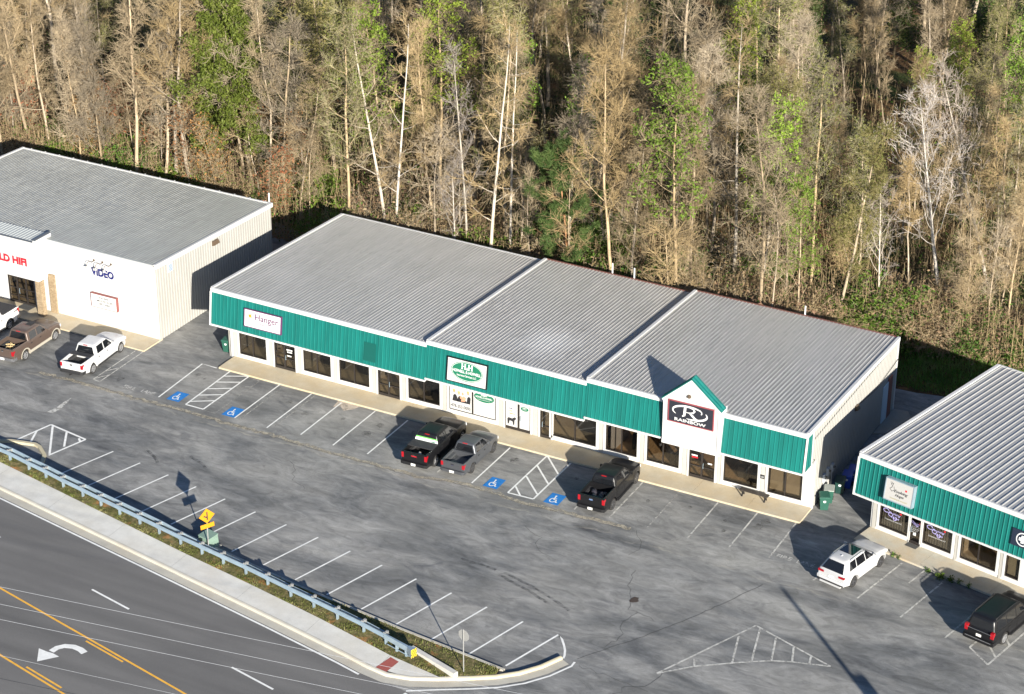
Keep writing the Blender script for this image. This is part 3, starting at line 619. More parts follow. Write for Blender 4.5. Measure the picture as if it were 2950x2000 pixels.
for y, z in ((3.37,1.55),(4.0,1.7),(4.8,1.6)):
    mm = MB(); mm.box(WW+.03, WW+.2, y-.15, y+.15, z-.35, z+.2); mm.tube([(WW+.1,y,z-.35),(WW+.1,y,.1)], .03, 6); mb_ = mm.build('meter_box', M_grey2, mall)
    mt = MB(); mt.lathe([(0,.0),(.09,0),(.09,.12),(0,.12)], 12, Matrix.Translation((WW+.2,y,z))@Matrix.Rotation(-math.pi/2,4,'Z')); mt.build('meter', M_pane, mb_)
# white gable over the wood-floored shop
gb = MB(); GY = -.52; zl, zr, zp, zbm = 6.66, 6.66, 8.42, 3.55
pts = [(GX0,zbm),(GX1,zbm),(GX1,zr),(GXP,zp),(GX0,zl)]
gb.add([(x,GY,z) for x,z in pts]+[(x,.06,z) for x,z in pts], [(0,1,2,3,4),(9,8,7,6,5)]+[(i,i+5,(i+1)%5+5,(i+1)%5) for i in range(5)])
gb.box(GX0+.05, GX1-.05, .06, YW+.05, zbm-.02, zbm+.1); gable = gb.build('gable', M_gable, mall)
tr = MB()
tr.box(GX0-.01, GX0+.16, GY-.05, GY+.02, zbm, zl); tr.box(GX1-.16, GX1+.03, GY-.05, GY+.02, zbm, zr); tr.box(GX0-.03, GX1+.03, GY-.06, GY+.02, zbm-.12, zbm+.13)
tr.box(GX1+.004, GX1+.03, GY+.02, .4, zbm, zr); tr.box(GX0-.03, GX0-.004, GY+.02, .1, zbm, zl)
for sx, xe in ((-1,GX0),(1,GX1)):
    d = Vector((xe-GXP,0,zl-zp)); d.normalize(); e = Vector((xe+sx*.1,0,zl-.09)); n = Vector((-d.z*sx,0,d.x*sx))
    if n.z > 0: n = -n
    p0 = Vector((GXP,0,zp+.02)); p1 = e+Vector((0,0,.02))
    q0 = Vector((GXP,0,zp-.19)); q1 = e+n*.16
    tr.hexa([(q0.x,GY-.1,q0.z),(q1.x,GY-.1,q1.z),(q1.x,GY+.02,q1.z),(q0.x,GY+.02,q0.z)], [(p0.x,GY-.1,p0.z),(p1.x,GY-.1,p1.z),(p1.x,GY+.02,p1.z),(p0.x,GY+.02,p0.z)])
tr.build('gable_trim', M_white, gable)
gr = MB()
for sx, xe in ((-1,GX0-.12),(1,GX1+.12)):
    A = Vector((GXP,GY-.12,zp+.05)); Bv = Vector((xe,GY-.12,zl-.06+.05)); U = (Bv-A); Ln = U.length; U.normalize(); N = Vector((-U.z*sx,0,abs(U.x)))
    # roof runs back until it meets the main roof plane
    def run(u):
        z = (A+U*u).z; return ((0,0,0),(0,max(.45,min(1.15,.40+.40*(z-6.5))),0))
    rows = []
    for y0, k in ((0,0),(.10,0),(.12,.05),(.2,.05),(.22,0),(.42,0),(.44,.05),(.52,.05),(.54,0),(.70,0)):
        rows.append([A+Vector((0,y0,0))+N*k, A+U*Ln+Vector((0,y0,0))+N*k])
    gr.grid(rows if sx < 0 else [list(reversed(r)) for r in rows]); gr.quad(A-N*.06, A+U*Ln-N*.06, A+U*Ln, A)
gr.build('gable_roof', M_teal, gable)
gl = MB(); gl.lathe([(0,0),(.13,.02),(.10,.16),(0,.2)], 10, Matrix.Translation((37.1,GY-.14,7.2))@Matrix.Rotation(R(-30),4,'X')); gl.build('gable_lamp', mat('bronze_lamp', (.10,.07,.045), .5), gable)
pq = MB(); pq.box(41.3, 41.6, YW-.085, YW-.05, 1.35, 1.62); nq = pq.build('number_plaque', M_ink, mall)
tq = MB(); text_geo(tq, '620', .22, .1, Matrix.Translation((41.34,YW-.09,1.43))@Matrix.Rotation(math.pi/2,4,'X'), .002); tq.build('lettering', M_signw, nq)

# ---- wall signs (things of their own)
RX = Matrix.Rotation(math.pi/2, 4, 'X')
def lean(x, z, y=None, a=FS/FH):      # local frame lying on the slanted fascia: x right, y up
    zt = 6.2; yy = -.06-(zt-z)*a*.95 if y is None else y
    return Matrix.Translation((x,yy,z)) @ Matrix.Rotation(math.pi/2-math.atan(a), 4, 'X')
def board(name, label, x, z, w, h, m, M=None, d=.12, border=None, group=None):
    t = thing(name, label, 'sign', (0,0,0), 0, group); M = M or lean(x, z); t.matrix_world = M
    b = MB(); b.box(0, w, 0, h, 0, d); b.build('panel', m, t)
    if border:
        f = MB(); e = .06; dd = d+.015
        f.box(-e,w+e,-e,0,-.02,dd); f.box(-e,w+e,h,h+e,-.02,dd); f.box(-e,0,0,h,-.02,dd); f.box(w,w+e,0,h,-.02,dd); f.build('frame', border, t)
    return t
def letter(parent, txt, x, y, w, h, m, z, name='lettering', depth=.012, **k):
    b = MB(); text_geo(b, txt, w, h, Matrix.Translation((x,y,z)), depth, **k); return b.build(name, m, parent)
def disc(cx, cy, rx, ry, z, n=28, t0=0, t1=360): return [(cx+rx*math.cos(R(t0+(t1-t0)*i/n)), cy+ry*math.sin(R(t0+(t1-t0)*i/n)), z) for i in range(n)]
def swoosh(mb, pts, ws, z):
    L = []; Q = []; pts = [Vector((x,y,z)) for x,y in pts]
    for i, p in enumerate(pts):
        t = (pts[min(i+1,len(pts)-1)]-pts[max(i-1,0)]).normalized(); n = Vector((-t.y,t.x,0)); L.append(p+n*ws[i]/2); Q.append(p-n*ws[i]/2)
    mb.grid([Q, L])
t = board('wall_sign', 'white rectangular clinic sign with an orange sunburst on the teal fascia', 3.02, 4.08, 3.0, 1.22, M_signw, border=M_purple)
letter(t, 'Hanger', .88, .42, 1.95, .62, M_purple, .13, bold=.01); letter(t, 'CLINIC', .88, .27, 1.0, .15, M_purple, .13)
letter(t, 'Empowering Human Potential', .75, .09, 2.0, .11, M_grey, .13)
sb = MB()
for i in range(8):
    a = R(45*i+10); r = .30 if i % 2 else .24; sb.add([(.46+.05*math.cos(a+1.2),.80+.05*math.sin(a+1.2),.135),(.46+r*math.cos(a),.80+r*math.sin(a),.135),(.46+.05*math.cos(a-1.2),.80+.05*math.sin(a-1.2),.135)], [(0,2,1)])
sb.add(disc(.46,.80,.09,.09,.134,12), [tuple(range(12))]); sb.build('sunburst', M_orange, t)
def hh_logo(t, x, y, w, z, back=True):
    b = MB(); b.add(disc(x,y,w*.5,w*.28,z), [tuple(range(28))]); e = b.build('oval', M_green, t)
    r = MB(); a = disc(x,y,w*.48,w*.262,z+.002,40); c = disc(x,y,w*.465,w*.25,z+.002,40); r.grid([a+a[:1], c+c[:1]]); r.build('oval_ring', M_signw, e)
    q = MB(); hw = w*.13; yb = y+w*.06; zz = z+.006
    for hx in (x-w*.17, x+w*.04):
        for s in (0, hw*.72): q.box(hx+s, hx+s+hw*.26, yb, yb+w*.16, zz-.004, zz); q.box(hx+s-hw*.08, hx+s+hw*.34, yb, yb+w*.018, zz-.002, zz+.001); q.box(hx+s-hw*.08, hx+s+hw*.34, yb+w*.142, yb+w*.16, zz-.002, zz+.001)
        q.box(hx, hx+hw, yb+w*.07, yb+w*.092, zz-.003, zz+.002)
    q.build('monogram', M_signw, e)
    letter(e, '&', x-w*.025, yb-w*.01, w*.07, w*.08, M_signw, zz)
    letter(e, 'HOWELL & HOWELL', x-w*.44, y-w*.055, w*.88, w*.085, M_signw, zz, bold=.03)
    letter(e, 'Insurance Services LLC', x-w*.3, y-w*.155, w*.6, w*.062, M_signw, zz, bold=.02)
    return e
t = board('wall_sign', 'large white insurance sign with a green oval, dark frame, on the middle teal fascia', 19.42, 3.92, 2.95, 1.6, mat('sign_cream', (.52,.515,.50), .5), border=M_black)
hh_logo(t, 1.475, .86, 2.45, .13); letter(t, 'Making Insurance Affordable', .45, .10, 2.1, .11, M_grey, .13)
t = board('wall_sign', 'black sign with a white swirled letter R on the white gable', 35.72, 5.18, 3.03, 1.42, M_signk, Matrix.Translation((35.72,GY-.01,5.18))@RX, d=.05, border=mat('thin_red_edge', (.25,.05,.06), .5))
q = MB(); z = .06; cx, cy = 1.45, .83
ar = [(cx+1.18*math.cos(R(a)), cy+.43*math.sin(R(a))) for a in range(215, 62, -9)]; ar += [(cx+.70,cy+.33),(cx+.80,cy+.24),(cx+.82,cy+.12),(cx+.76,cy+.08)]
swoosh(q, ar, [.03+.10*math.sin(math.pi*i/(len(ar)-1))**.7 for i in range(len(ar)-3)]+[.07,.06,.08], z)
ar = [(cx+1.18*math.cos(R(a)), cy+.45*math.sin(R(a))) for a in range(25, -106, -9)]; swoosh(q, ar, [.03+.11*math.sin(math.pi*i/(len(ar)-1))**.7 for i in range(len(ar))], z+.001)
swoosh(q, [(cx-.62,cy+.36),(cx-.35,cy+.38),(cx-.02,cy+.38)], [.05,.06,.05], z+.002)
swoosh(q, [(cx-.32,cy+.38),(cx-.35,cy+.1),(cx-.38,cy-.25),(cx-.52,cy-.36)], [.16,.17,.16,.06], z+.003)
swoosh(q, [(cx-.05,cy+.38),(cx+.22,cy+.34),(cx+.32,cy+.2),(cx+.22,cy+.06),(cx-.02,cy+.0),(cx-.3,cy+.0)], [.05,.10,.15,.11,.06,.05], z+.004)
swoosh(q, [(cx-.05,cy+.02),(cx+.18,cy-.16),(cx+.36,cy-.32),(cx+.62,cy-.38)], [.10,.15,.15,.04], z+.005)
q.build('emblem', M_signw, t); letter(t, 'RAINBOW', .42, .09, 2.15, .22, M_signw, .06, bold=.02)
fs_ = MB(); fs_.add([(0,0,0),(.95,0,0),(.95,1.35,0),(0,1.35,0)], [(0,1,2,3)]); o = fs_.build('unfaded_patch', mat('teal_unfaded', (.002,.075,.062), .5), mall); o.matrix_local = Matrix.Translation((12.78,-.075-.3,3.72))@Matrix.Rotation(math.pi/2-math.atan(FS/FH),4,'X'); 
# posters behind the shop glass
def flat(parent, name, m, pts, y): return MB().add([(x,y,z) for x,z in pts], [tuple(range(len(pts)))]).build(name, m, parent)
def rect(parent, name, m, x0, x1, z0, z1, y): return flat(parent, name, m, [(x0,z0),(x1,z0),(x1,z1),(x0,z1)], y)
M_poster = mat('poster_paper', (.48,.475,.46), .6, var=.05); yp = YW-.045
p = rect(poster_win, 'poster', M_poster, 18.44, 20.14, .54, 2.48, yp)
b1 = MB()
for x, zt in ((18.62,1.82),(19.0,1.75),(19.32,1.6),(19.72,1.86)): b1.add([(x,yp-.004,1.18),(x+.5 if x < 19.6 else x+.3,yp-.004,1.18),(x+.34,yp-.004,zt-.2),(x+.22,yp-.004,zt-.08),(x+.08,yp-.004,zt-.2)], [(0,1,2,3,4)])
b1.build('group_portrait', M_ink, p)
b2 = MB()
for x, zt in ((18.76,1.93),(19.14,1.84),(19.44,1.86),(19.86,1.98),(19.30,1.56)): b2.add([(x+.085*math.cos(R(30*i)),yp-.008,zt+.12*math.sin(R(30*i))) for i in range(12)], [tuple(range(12))])
b2.add([(19.3,yp-.007,1.25),(19.62,yp-.007,1.3),(19.7,yp-.007,1.6),(19.5,yp-.007,1.7),(19.36,yp-.007,1.55)], [(0,1,2,3,4)])
b2.build('portrait_faces', mat('print_skin', (.55,.27,.17), .6), p)
b3 = MB()
for x, zt in ((18.76,2.02),(19.14,1.93),(19.86,2.09)): b3.add([(x+.1*math.cos(R(30*i)),yp-.0095,zt+.07*math.sin(R(30*i))) for i in range(12)], [tuple(range(12))])
b3.build('portrait_hair', mat('print_blond', (.5,.33,.1), .6), p)
def lw(parent, txt, x, z, w, h, m, y, **k):
    b = MB(); text_geo(b, txt, w, h, Matrix.Translation((x,y,z))@RX, .002, **k); return b.build('lettering', m, parent)
lw(p, '478-353-0000', 18.52, .70, 1.52, .25, M_ink, yp-.004, bold=.012)
p = rect(poster_win, 'poster', M_poster, 20.27, 21.94, .54, 2.48, yp)
b = MB(); b.add([(21.1+.78*math.cos(R(13*i)),yp-.004,1.98+.36*math.sin(R(13*i))) for i in range(28)], [tuple(range(28))]); e = b.build('oval', M_green, p)
lw(e, 'HOWELL & HOWELL', 20.45, 1.9, 1.3, .14, M_signw, yp-.008, bold=.03); lw(e, 'Insurance Services LLC', 20.62, 1.76, .95, .08, M_signw, yp-.008); lw(e, 'H&H', 20.88, 2.08, .45, .2, M_signw, yp-.008, bold=.03)
for i, s in enumerate(('Auto and Home Insurance','Low Low Prices','Free Quotes Daily','Top Rated Insurance','Dublin')): lw(p, s, 20.6, 1.42-.14*i, 1.05 if i < 4 else .4, .075, M_grey, yp-.004)
p = rect(poster_door, 'poster', M_poster, 22.8, 23.68, .36, 2.44, yp)
for i, (s, m) in enumerate((('AUTO',M_grey),('HOME',M_navy),('LIFE',M_gold),('COMMERCIAL',M_gold))): lw(p, s, 23.0, 1.86-.19*i, .3 if i < 3 else .5, .09, m, yp-.004, bold=.02)
dg = MB(); dg.add([(x,yp-.004,z) for x,z in ((22.92,.52),(23.02,.5),(23.08,.78),(23.3,.74),(23.34,.5),(23.44,.5),(23.46,.86),(23.6,1.0),(23.5,1.12),(23.36,1.04),(23.3,.98),(23.0,1.0),(22.9,.92))], [tuple(range(13))]); dg.build('dog_picture', M_ink, p)
p = rect(poster_door, 'poster', M_poster, 23.84, 24.6, .36, 2.44, yp)
b = MB(); b.add([(24.22+.3*math.cos(R(15*i)),yp-.004,1.9+.16*math.sin(R(15*i))) for i in range(24)], [tuple(range(24))]); e = b.build('oval', M_green, p); lw(e, 'H&H', 24.08, 1.92, .28, .09, M_signw, yp-.008, bold=.03); lw(e, 'HOWELL', 24.06, 1.83, .32, .06, M_signw, yp-.008)
for i, s in enumerate(('Monday-Thursday','9-5','Friday 9-4','478-353-0000')): lw(p, s, 23.98, 1.5-.16*i, .48 if i != 1 else .2, .07, M_grey, yp-.004)
dnote = [d for d in mall.children if d.name.startswith('door')]
for d, x, items in ((dnote[0],5.05,((.0,.5,1.72,M_signw),(.05,.42,1.55,M_signw),(.05,.35,1.25,M_signw))),(dnote[4],36.5,((0,.42,1.72,M_signw),(.02,.42,1.58,M_red),(1.15,.3,1.35,M_signw)))):
    for dx, w, zz, m in items: MB().add([(x+dx,YW-.05,zz),(x+dx+w,YW-.05,zz),(x+dx+w,YW-.05,zz+.1),(x+dx,YW-.05,zz+.1)], [(0,1,2,3)]).build('notice', m, d)

# ------------------------------------------------------------------ left building: white shop with stone-clad portico
LX, LY = -5.9, 1.28
lb = thing('audio_shop', 'big white shop with beige ribbed side wall, weathered grey roof and stone portico columns', 'building', (LX,LY,0))
LWd, LDp, LH, LHR = 24.6, 14.74, 6.02, -.62
f = MB(); wall_open(f, -LWd, 0, 0, LH-.05, 0, .2, [(-14.05,-11.55,.1,2.32)]); f.box(-LWd, 0, -.02, .0, 3.02, 3.05); f.build('front_wall', M_stucco, lb)
f = MB(); f.ribs((.014,.004,0), (0,1,0), (1,0,0), LDp, lambda u: ((0,0,.05),(0,0,LH+LHR*u/LDp-.12)), .305, .08, .035); f.build('side_wall', M_beige, lb)
f = MB(); f.box(-LWd,-.1,LDp-.1,LDp,0,LH+LHR-.1); f.box(-LWd,-LWd+.1,.2,LDp-.1,0,LH+LHR-.1); f.build('rear_wall', M_beige, lb)
f = MB(); f.ribs((-LWd,.1,LH), (1,0,0), (0,0,1), LWd, lambda u: ((0,0,0),(0,LDp,LHR)), .25, .07, .028, rows=40, jit=.32, seed=9); lroof = f.build('roof', M_roofL, lb)
f = MB(); f.hexa([(-.12,-.03,LH-.26),(.1,-.03,LH-.26),(.1,LDp+.2,LH+LHR-.26),(-.12,LDp+.2,LH+LHR-.26)], [(-.12,-.03,LH+.08),(.1,-.03,LH+.08),(.1,LDp+.2,LH+LHR+.08),(-.12,LDp+.2,LH+LHR+.08)])
f.box(-LWd, -.13, LDp+.05, LDp+.2, LH+LHR-.1, LH+LHR+.06)
f.hexa([(-LWd-.1,-.03,LH-.26),(-LWd+.1,-.03,LH-.26),(-LWd+.1,LDp+.2,LH+LHR-.26),(-LWd-.1,LDp+.2,LH+LHR-.26)], [(-LWd-.1,-.03,LH+.08),(-LWd+.1,-.03,LH+.08),(-LWd+.1,LDp+.2,LH+LHR+.08),(-LWd-.1,LDp+.2,LH+LHR+.08)])
f.build('roof_trim', M_white, lroof)
f = MB()
for i in range(17): f.box(-LWd+.7+i*1.45, -LWd+.78+i*1.45, LDp+.2, LDp+.34, LH+LHR-.02, LH+LHR+.05)
f.build('gutter_strap', M_white, lroof)
f = MB(); f.box(-LWd, -.05, -.03, .1, LH-.12, LH+.02); f.build('coping', mat('roof_grey_trim', (.4,.41,.4), .5), lroof)
MB().tube([(-.4,LDp+.45,0),(-.4,LDp+.45,6.1)], .06, 8).build('vent_pipe', M_signw, lb)
# entrance block on stone columns
pb = MB(); bx = -9.98
pb.box(-18, bx, -1.2, -.03, 3.0, 6.02); pb.box(bx-.22, bx, -1.2, .62, 6.02, 6.32); pb.box(-18, bx-.22, -1.2, -1.05, 6.02, 6.14); pb.box(-18,bx,-.03,.6,6.08,6.10)
blk = pb.build('entrance_block', M_stucco, lb)
f = MB(); f.ribs((-18,-1.05,6.13), (1,0,0), (0,0,1), 18+bx-.24, lambda u: ((0,0,0),(0,1.85,-.02)), .305, .08, .03); f.build('block_roof', mat('pale_roof', (.40,.42,.41), .45), blk)
f = MB(); f.box(bx-.25, bx+.03, -1.23, .65, 6.32, 6.36); f.box(-18,bx-.25,-1.24,-1.03,6.14,6.17); f.build('coping', mat('dark_coping', (.12,.13,.14), .5), blk)
for x0, x1, y0, y1 in ((-10.42,-9.9,-1.15,-.72),(-15.35,-14.8,-1.15,-.72),(-9.98,-9.4,-.18,-.02)):
    f = MB(); f.box(x0, x1, y0, y1, .1, 3.0 if x1 < -9.6 else 3.25); f.build('stone_column', M_stone, lb)
d = MB(); t = .07
for x in (-14.05,-13.2,-12.35,-11.55): d.box(x-.04 if x > -14 else x, x+.04 if x < -11.6 else x, -.05, .08, .1, 2.32)
d.box(-14.01,-11.59,-.04,.07,.1,.26); d.box(-14.01,-11.59,-.04,.07,2.24,2.32); d.box(-14.01,-11.59,-.035,.06,1.3,1.36); d.box(-14.01,-11.59,-.035,.06,.62,.66)
ld = d.build('glass_door', M_alu, lb); MB().box(-14.03,-11.57,.03,.045,.12,2.3).build('pane', M_pane, ld)
h = MB(); h.tube([(-12.95,-.06,.95),(-12.95,-.13,.97),(-12.95,-.13,1.35),(-12.95,-.06,1.37)], .018, 6); h.build('handle', M_galv, ld)
f = MB(); f.box(-16,-10,1.2,1.3,.1,3); f.box(-16,-10,.25,6,.05,.105); f.box(-16,-10,5.9,6,.1,3.2); f.box(-16,-10,.25,6,3.1,3.2); f.build('inner_wall', M_inw, lb) if False else None
f = MB(); f.box(-16,-10,.25,4,.05,.105); f.box(-16,-10,3.9,4,.1,3.2); f.box(-16,-10,.25,3.9,3.1,3.2); f.build('inner_wall', M_floor, lb)
f = MB(); f.box(.035,.09,1.45,2.0,4.95,5.6); v = f.build('louvre', M_signw, lb); f = MB()
for i in range(5): f.box(.09,.105,1.5,1.95,5.0+.11*i,5.07+.11*i)
f.build('slat', mat('louvre_blue', (.16,.23,.38), .5), v)
f = MB(); f.hexa([(.03,6.9,4.9),(.30,6.9,5.0),(.30,7.6,5.0),(.03,7.6,4.9)], [(.03,6.9,5.28),(.16,6.9,5.28),(.16,7.6,5.28),(.03,7.6,5.28)]); f.build('wall_lamp', mat('bronze_lamp', (.10,.07,.045), .5), lb)
f = MB(); f.box(-14.75,-14.6,-.06,0,1.6,1.72); f.build('entry_buzzer', M_grey2, lb)
# its signs
t = thing('letter_sign', 'dark blue VIDEO letters on the white shop wall', 'sign', (-11.72,LY,4.08)); t.matrix_world = Matrix.Translation((-11.72,LY-.005,4.1))@RX
letter(t, 'VIDEO', 0, 0, 2.08, .62, M_navy, .10, 'letters', bold=.04)
t = thing('letter_sign', 'red HIFI letters on the white entrance block', 'sign', (-19.3,.08,4.1)); t.matrix_world = Matrix.Translation((-19.35,.075,4.12))@RX
letter(t, 'LD HIFI', 0, 0, 2.6, .62, M_red, .12, 'letters', bold=.05)
t = thing('message_board', 'white message board with black letters on the white shop wall', 'sign', (-11.85,LY,1.55)); t.matrix_world = Matrix.Translation((-11.88,LY-.005,1.56))@RX
MB().box(0,2.38,0,1.12,0,.24).build('cabinet', mat('brown_cabinet', (.20,.06,.05), .5), t); MB().box(.05,2.33,.05,1.07,.24,.25).build('face', M_signw, t)
for s, x, y, w in (('NOW HIRING',.75,.78,.95),('4 MECP INSTALLERS',.45,.53,1.6),('APPLY INSIDE',.75,.28,1.0)): letter(t, s, x, y, w, .17, M_ink, .26, bold=.02)
g0 = None; LAMPS = ('leftmost','middle','rightmost')
for i in range(3):
    t = thing('gooseneck_lamp', LAMPS[i]+' of the three curved gooseneck lamps above the blue letters', 'lamp', (-11.46+i*.78,LY,5.25), 0, 'gooseneck lamps above the letters')
    if i == 0:
        g = MB(); pth = [(0,0,.03),(0,-.15,-.05),(0,-.32,-.02),(0,-.5,.12),(0,-.68,.18),(0,-.82,.08),(0,-.85,-.1)]
        g.tube(pth, .024, 6); g.lathe([(0,0),(.09,0),(.09,.03),(0,.03)], 10, Matrix.Translation((0,-.03,.03))); a_ = g.build('arm', mat('bronze_lamp', (.10,.07,.045), .5), t)
        s = MB(); s.lathe([(.04,0),(.05,.05),(.13,.15),(.13,.17)], 14, Matrix.Translation((0,-.85,-.08))@Matrix.Rotation(-math.pi/2,4,'X')@Matrix.Rotation(0,4,'X')); s_ = s.build('shade', M_pil, t, smooth=50); g0 = (a_, s_)
    else:
        for ch in g0: c = ch.copy(); C.objects.link(c); c.parent = t

# ------------------------------------------------------------------ right building, turned towards the drive
rb = thing('corner_shop_block', 'teal fronted shop block turned at an angle, cut off by the right edge', 'building', RO, RA)
RW, RD, RH, RHR = 26.0, 16.9, 6.03, -.53
f = MB(); f.ribs((0,.02,RH), (1,0,0), (0,0,1), RW, lambda u: ((0,0,0),(0,RD,RHR)), .39, .11, .040, rows=12, jit=.08, seed=4); rr = f.build('roof', M_roof, rb)
f = MB(); f.box(0,RW,-.1,.04,RH-.24,RH+.06); f.hexa([(-.07,.04,RH-.25),(.14,.04,RH-.25),(.14,RD,RH+RHR-.25),(-.07,RD,RH+RHR-.25)], [(-.07,.04,RH+.09),(.14,.04,RH+.09),(.14,RD,RH+RHR+.09),(-.07,RD,RH+RHR+.09)]); f.box(0,RW,RD,RD+.15,RH+RHR-.15,RH+RHR+.03); f.build('roof_trim', M_white, rr)
f = MB(); f.ribs((.05,-.035,RH-.24), (1,0,0), fN, RW-.05, lambda u: ((0,0,0),(0,-FS*.9,-FH+.30)), .305, .08, .04); ff = f.build('fascia', M_teal, rb)
f = MB(); f.box(0,RW,-FS-.06,-FS+.1,RH-FH-.02,RH-FH+.1); f.quad((0,-FS+.1,RH-FH),(0,YW,RH-FH),(RW,YW,RH-FH),(RW,-FS+.1,RH-FH))
f.hexa([(-.06,-FS-.07,RH-FH-.02),(.05,-FS-.07,RH-FH-.02),(.05,-FS+.1,RH-FH-.02),(-.06,-FS+.1,RH-FH-.02)], [(-.06,-.11,RH-.2),(.05,-.11,RH-.2),(.05,.06,RH-.2),(-.06,.06,RH-.2)]); f.quad((-.02,-FS,RH-FH),(-.02,-.05,RH-.1),(-.02,YW,RH-.1),(-.02,YW,RH-FH)); f.build('fascia_trim', M_white, ff)
RWIN = [(.80,2.86,(),M_paned),(3.9,5.93,(),M_paned),(6.52,8.98,(7.74,),M_pane),(9.58,10.52,(),M_pane),(11.3,13.6,(12.4,),M_pane),(14.4,17,(15.7,),M_pane)]
f = MB(); wall_open(f, .18, RW, 0, 3.4, YW, YW+.18, [(a,b,.47,2.5) for a,b,m,p in RWIN]+[(2.98,3.8,.13,2.5)]); f.build('front_wall', M_white, rb)
for a, b in ((.3,.58),(6.15,6.32),(9.2,9.38)): MB().box(a,b,YW-.045,YW+.02,.13,3.3).build('pilaster', M_pil, rb)
rwins = [window(rb, a, b, .47, 2.5, YW, m, p) for a, b, m, p in RWIN]
rdoor = door(rb, 2.98, 3.8, 2.5, YW, (), 3.12, fr=.03)
f = MB(); f.ribs((.18,RD,0), (0,-1,0), (-1,0,0), RD-YW, lambda u: ((0,0,0),(0,0,RH+RHR*(RD-u)/RD-.2)), .305, .07, .03); f.build('side_wall', M_beige, rb)
f = MB(); f.box(.2,RW,RD-.2,RD-.1,0,RH+RHR-.1); f.build('rear_wall', M_beige, rb)
f = MB(); f.box(.3,RW,YW+.2,6.5,.04,.135); f.box(.3,RW,6.4,6.5,.135,3.3); f.box(.3,RW,YW+.2,6.4,3.3,3.36); f.box(.3,.4,YW+.2,6.4,.13,3.3); f.box(6.1,6.2,YW+.2,6.4,.13,3.3); f.build('inner_wall', M_floor, rb)
for w, a, b in ((rwins[0],.9,2.8),(rwins[1],4.0,5.85)):
    f = MB(); n = 26; f.grid([[(a+(b-a)*i/n, YW+.16+.025*math.sin(i*2.4), z) for i in range(n+1)] for z in (.55,2.45)]); f.build('curtain', M_vblind, w)
MB().box(9.68,10.42,YW+.12,YW+.14,.6,2.45).build('blind', mat('olive_blind', (.40,.38,.30), .8), rwins[3])
def hope(parent, x, z, s, y):
    q = MB(); 
    for k in range(3):
        pts = [(x+s*(.0+.28*k+.17*math.cos(a)*(1-.2*k)), z+s*(.55-.16*k+.12*math.sin(a*1.0))) for a in [R(40*i+k*60) for i in range(9)]]
        for p0, p1 in zip(pts, pts[1:]):
            t_ = Vector((p1[0]-p0[0],0,p1[1]-p0[1])).normalized(); n_ = Vector((-t_.z,0,t_.x))*.008*s/.5; A_ = Vector((p0[0],y,p0[1])); B_ = Vector((p1[0],y,p1[1])); q.add([A_-n_,B_-n_,B_+n_,A_+n_], [(0,1,2,3)])
    q.build('music_swirl', M_lil, parent)
    lw(parent, 'Evolving', x+.15*s, z+.38*s, .75*s, .17*s, M_lil, y-.003, shear=.4); lw(parent, 'Hope', x+.32*s, z+.16*s, .5*s, .17*s, M_lil, y-.003, shear=.4)
    lw(parent, 'Counseling Services LLC', x-.05*s, z-.02*s, 1.05*s, .1*s, M_signw, y-.003)
    hb = MB(); hb.add([(x+.9*s+.06*s*math.cos(R(40*i)),y-.004,z+.62*s+.06*s*math.sin(R(40*i))) for i in range(9)], [tuple(range(9))]); hb.build('red_heart', M_red, parent)
M_lil = mat('lilac_print', (.42,.38,.72), .6)
hope(rwins[0], 1.25, 1.12, 1.15, YW-.045); hope(rwins[1], 4.35, 1.12, 1.15, YW-.045); hope(rdoor, 3.15, 1.35, .55, YW-.045)
MB().box(3.25,3.45,YW-.05,YW-.045,.75,.95).build('notice', M_signw, rdoor)
f = MB()
for i, s in enumerate(('478-246-0234','Mon-Fri','9-5')): text_geo(f, s, .5-.1*i, .07, Matrix.Translation((3.15,YW-.05,1.2-.12*i))@RX, .002)
f.build('lettering', M_signw, rdoor)
Mr = Matrix.Translation(RO)@Matrix.Rotation(RA,4,'Z')
t = board('wall_sign', 'cream box sign with cursive lettering and a red heart on the right teal fascia', 0, 0, 1.86, 1.32, mat('sign_cream2', (.40,.39,.37), .5), Mr@lean(2.26, 4.0), d=.3, border=M_galv)
q = MB()
swoosh(q, [(.35,1.02),(.5,1.15),(.42,.85),(.3,.75),(.45,.6),(.62,.72),(.55,.95)], [.02,.03,.035,.03,.035,.03,.02], .31); swoosh(q, [(.3,1.2),(.36,1.0),(.42,1.2)], [.02,.03,.02], .311); q.build('music_swirl', M_ink, t)
letter(t, 'Evolving', .62, .55, .95, .24, M_ink, .31, shear=.4); letter(t, 'Hope', .72, .30, .6, .24, M_ink, .31, shear=.4); letter(t, 'Counseling Services LLC', .4, .12, 1.2, .1, M_gold, .31)
q = MB(); q.add(disc(1.4,.92,.07,.07,.31,12), [tuple(range(12))]); q.build('red_heart', M_red, t)
t = board('wall_sign', 'dark navy square sign with a white cross in a ring', 0, 0, 1.3, 1.05, mat('sign_navy', (.015,.022,.04), .4), Mr@lean(10.67, 4.08), d=.06)
q = MB(); a = disc(.72,.52,.42,.42,.07,36); b = disc(.72,.52,.35,.35,.07,36); q.grid([a+a[:1], b+b[:1]])
q.box(.62,.82,.28,.76,.06,.071); q.box(.48,.96,.42,.62,.06,.073); q.build('cross_emblem', M_signw, t)
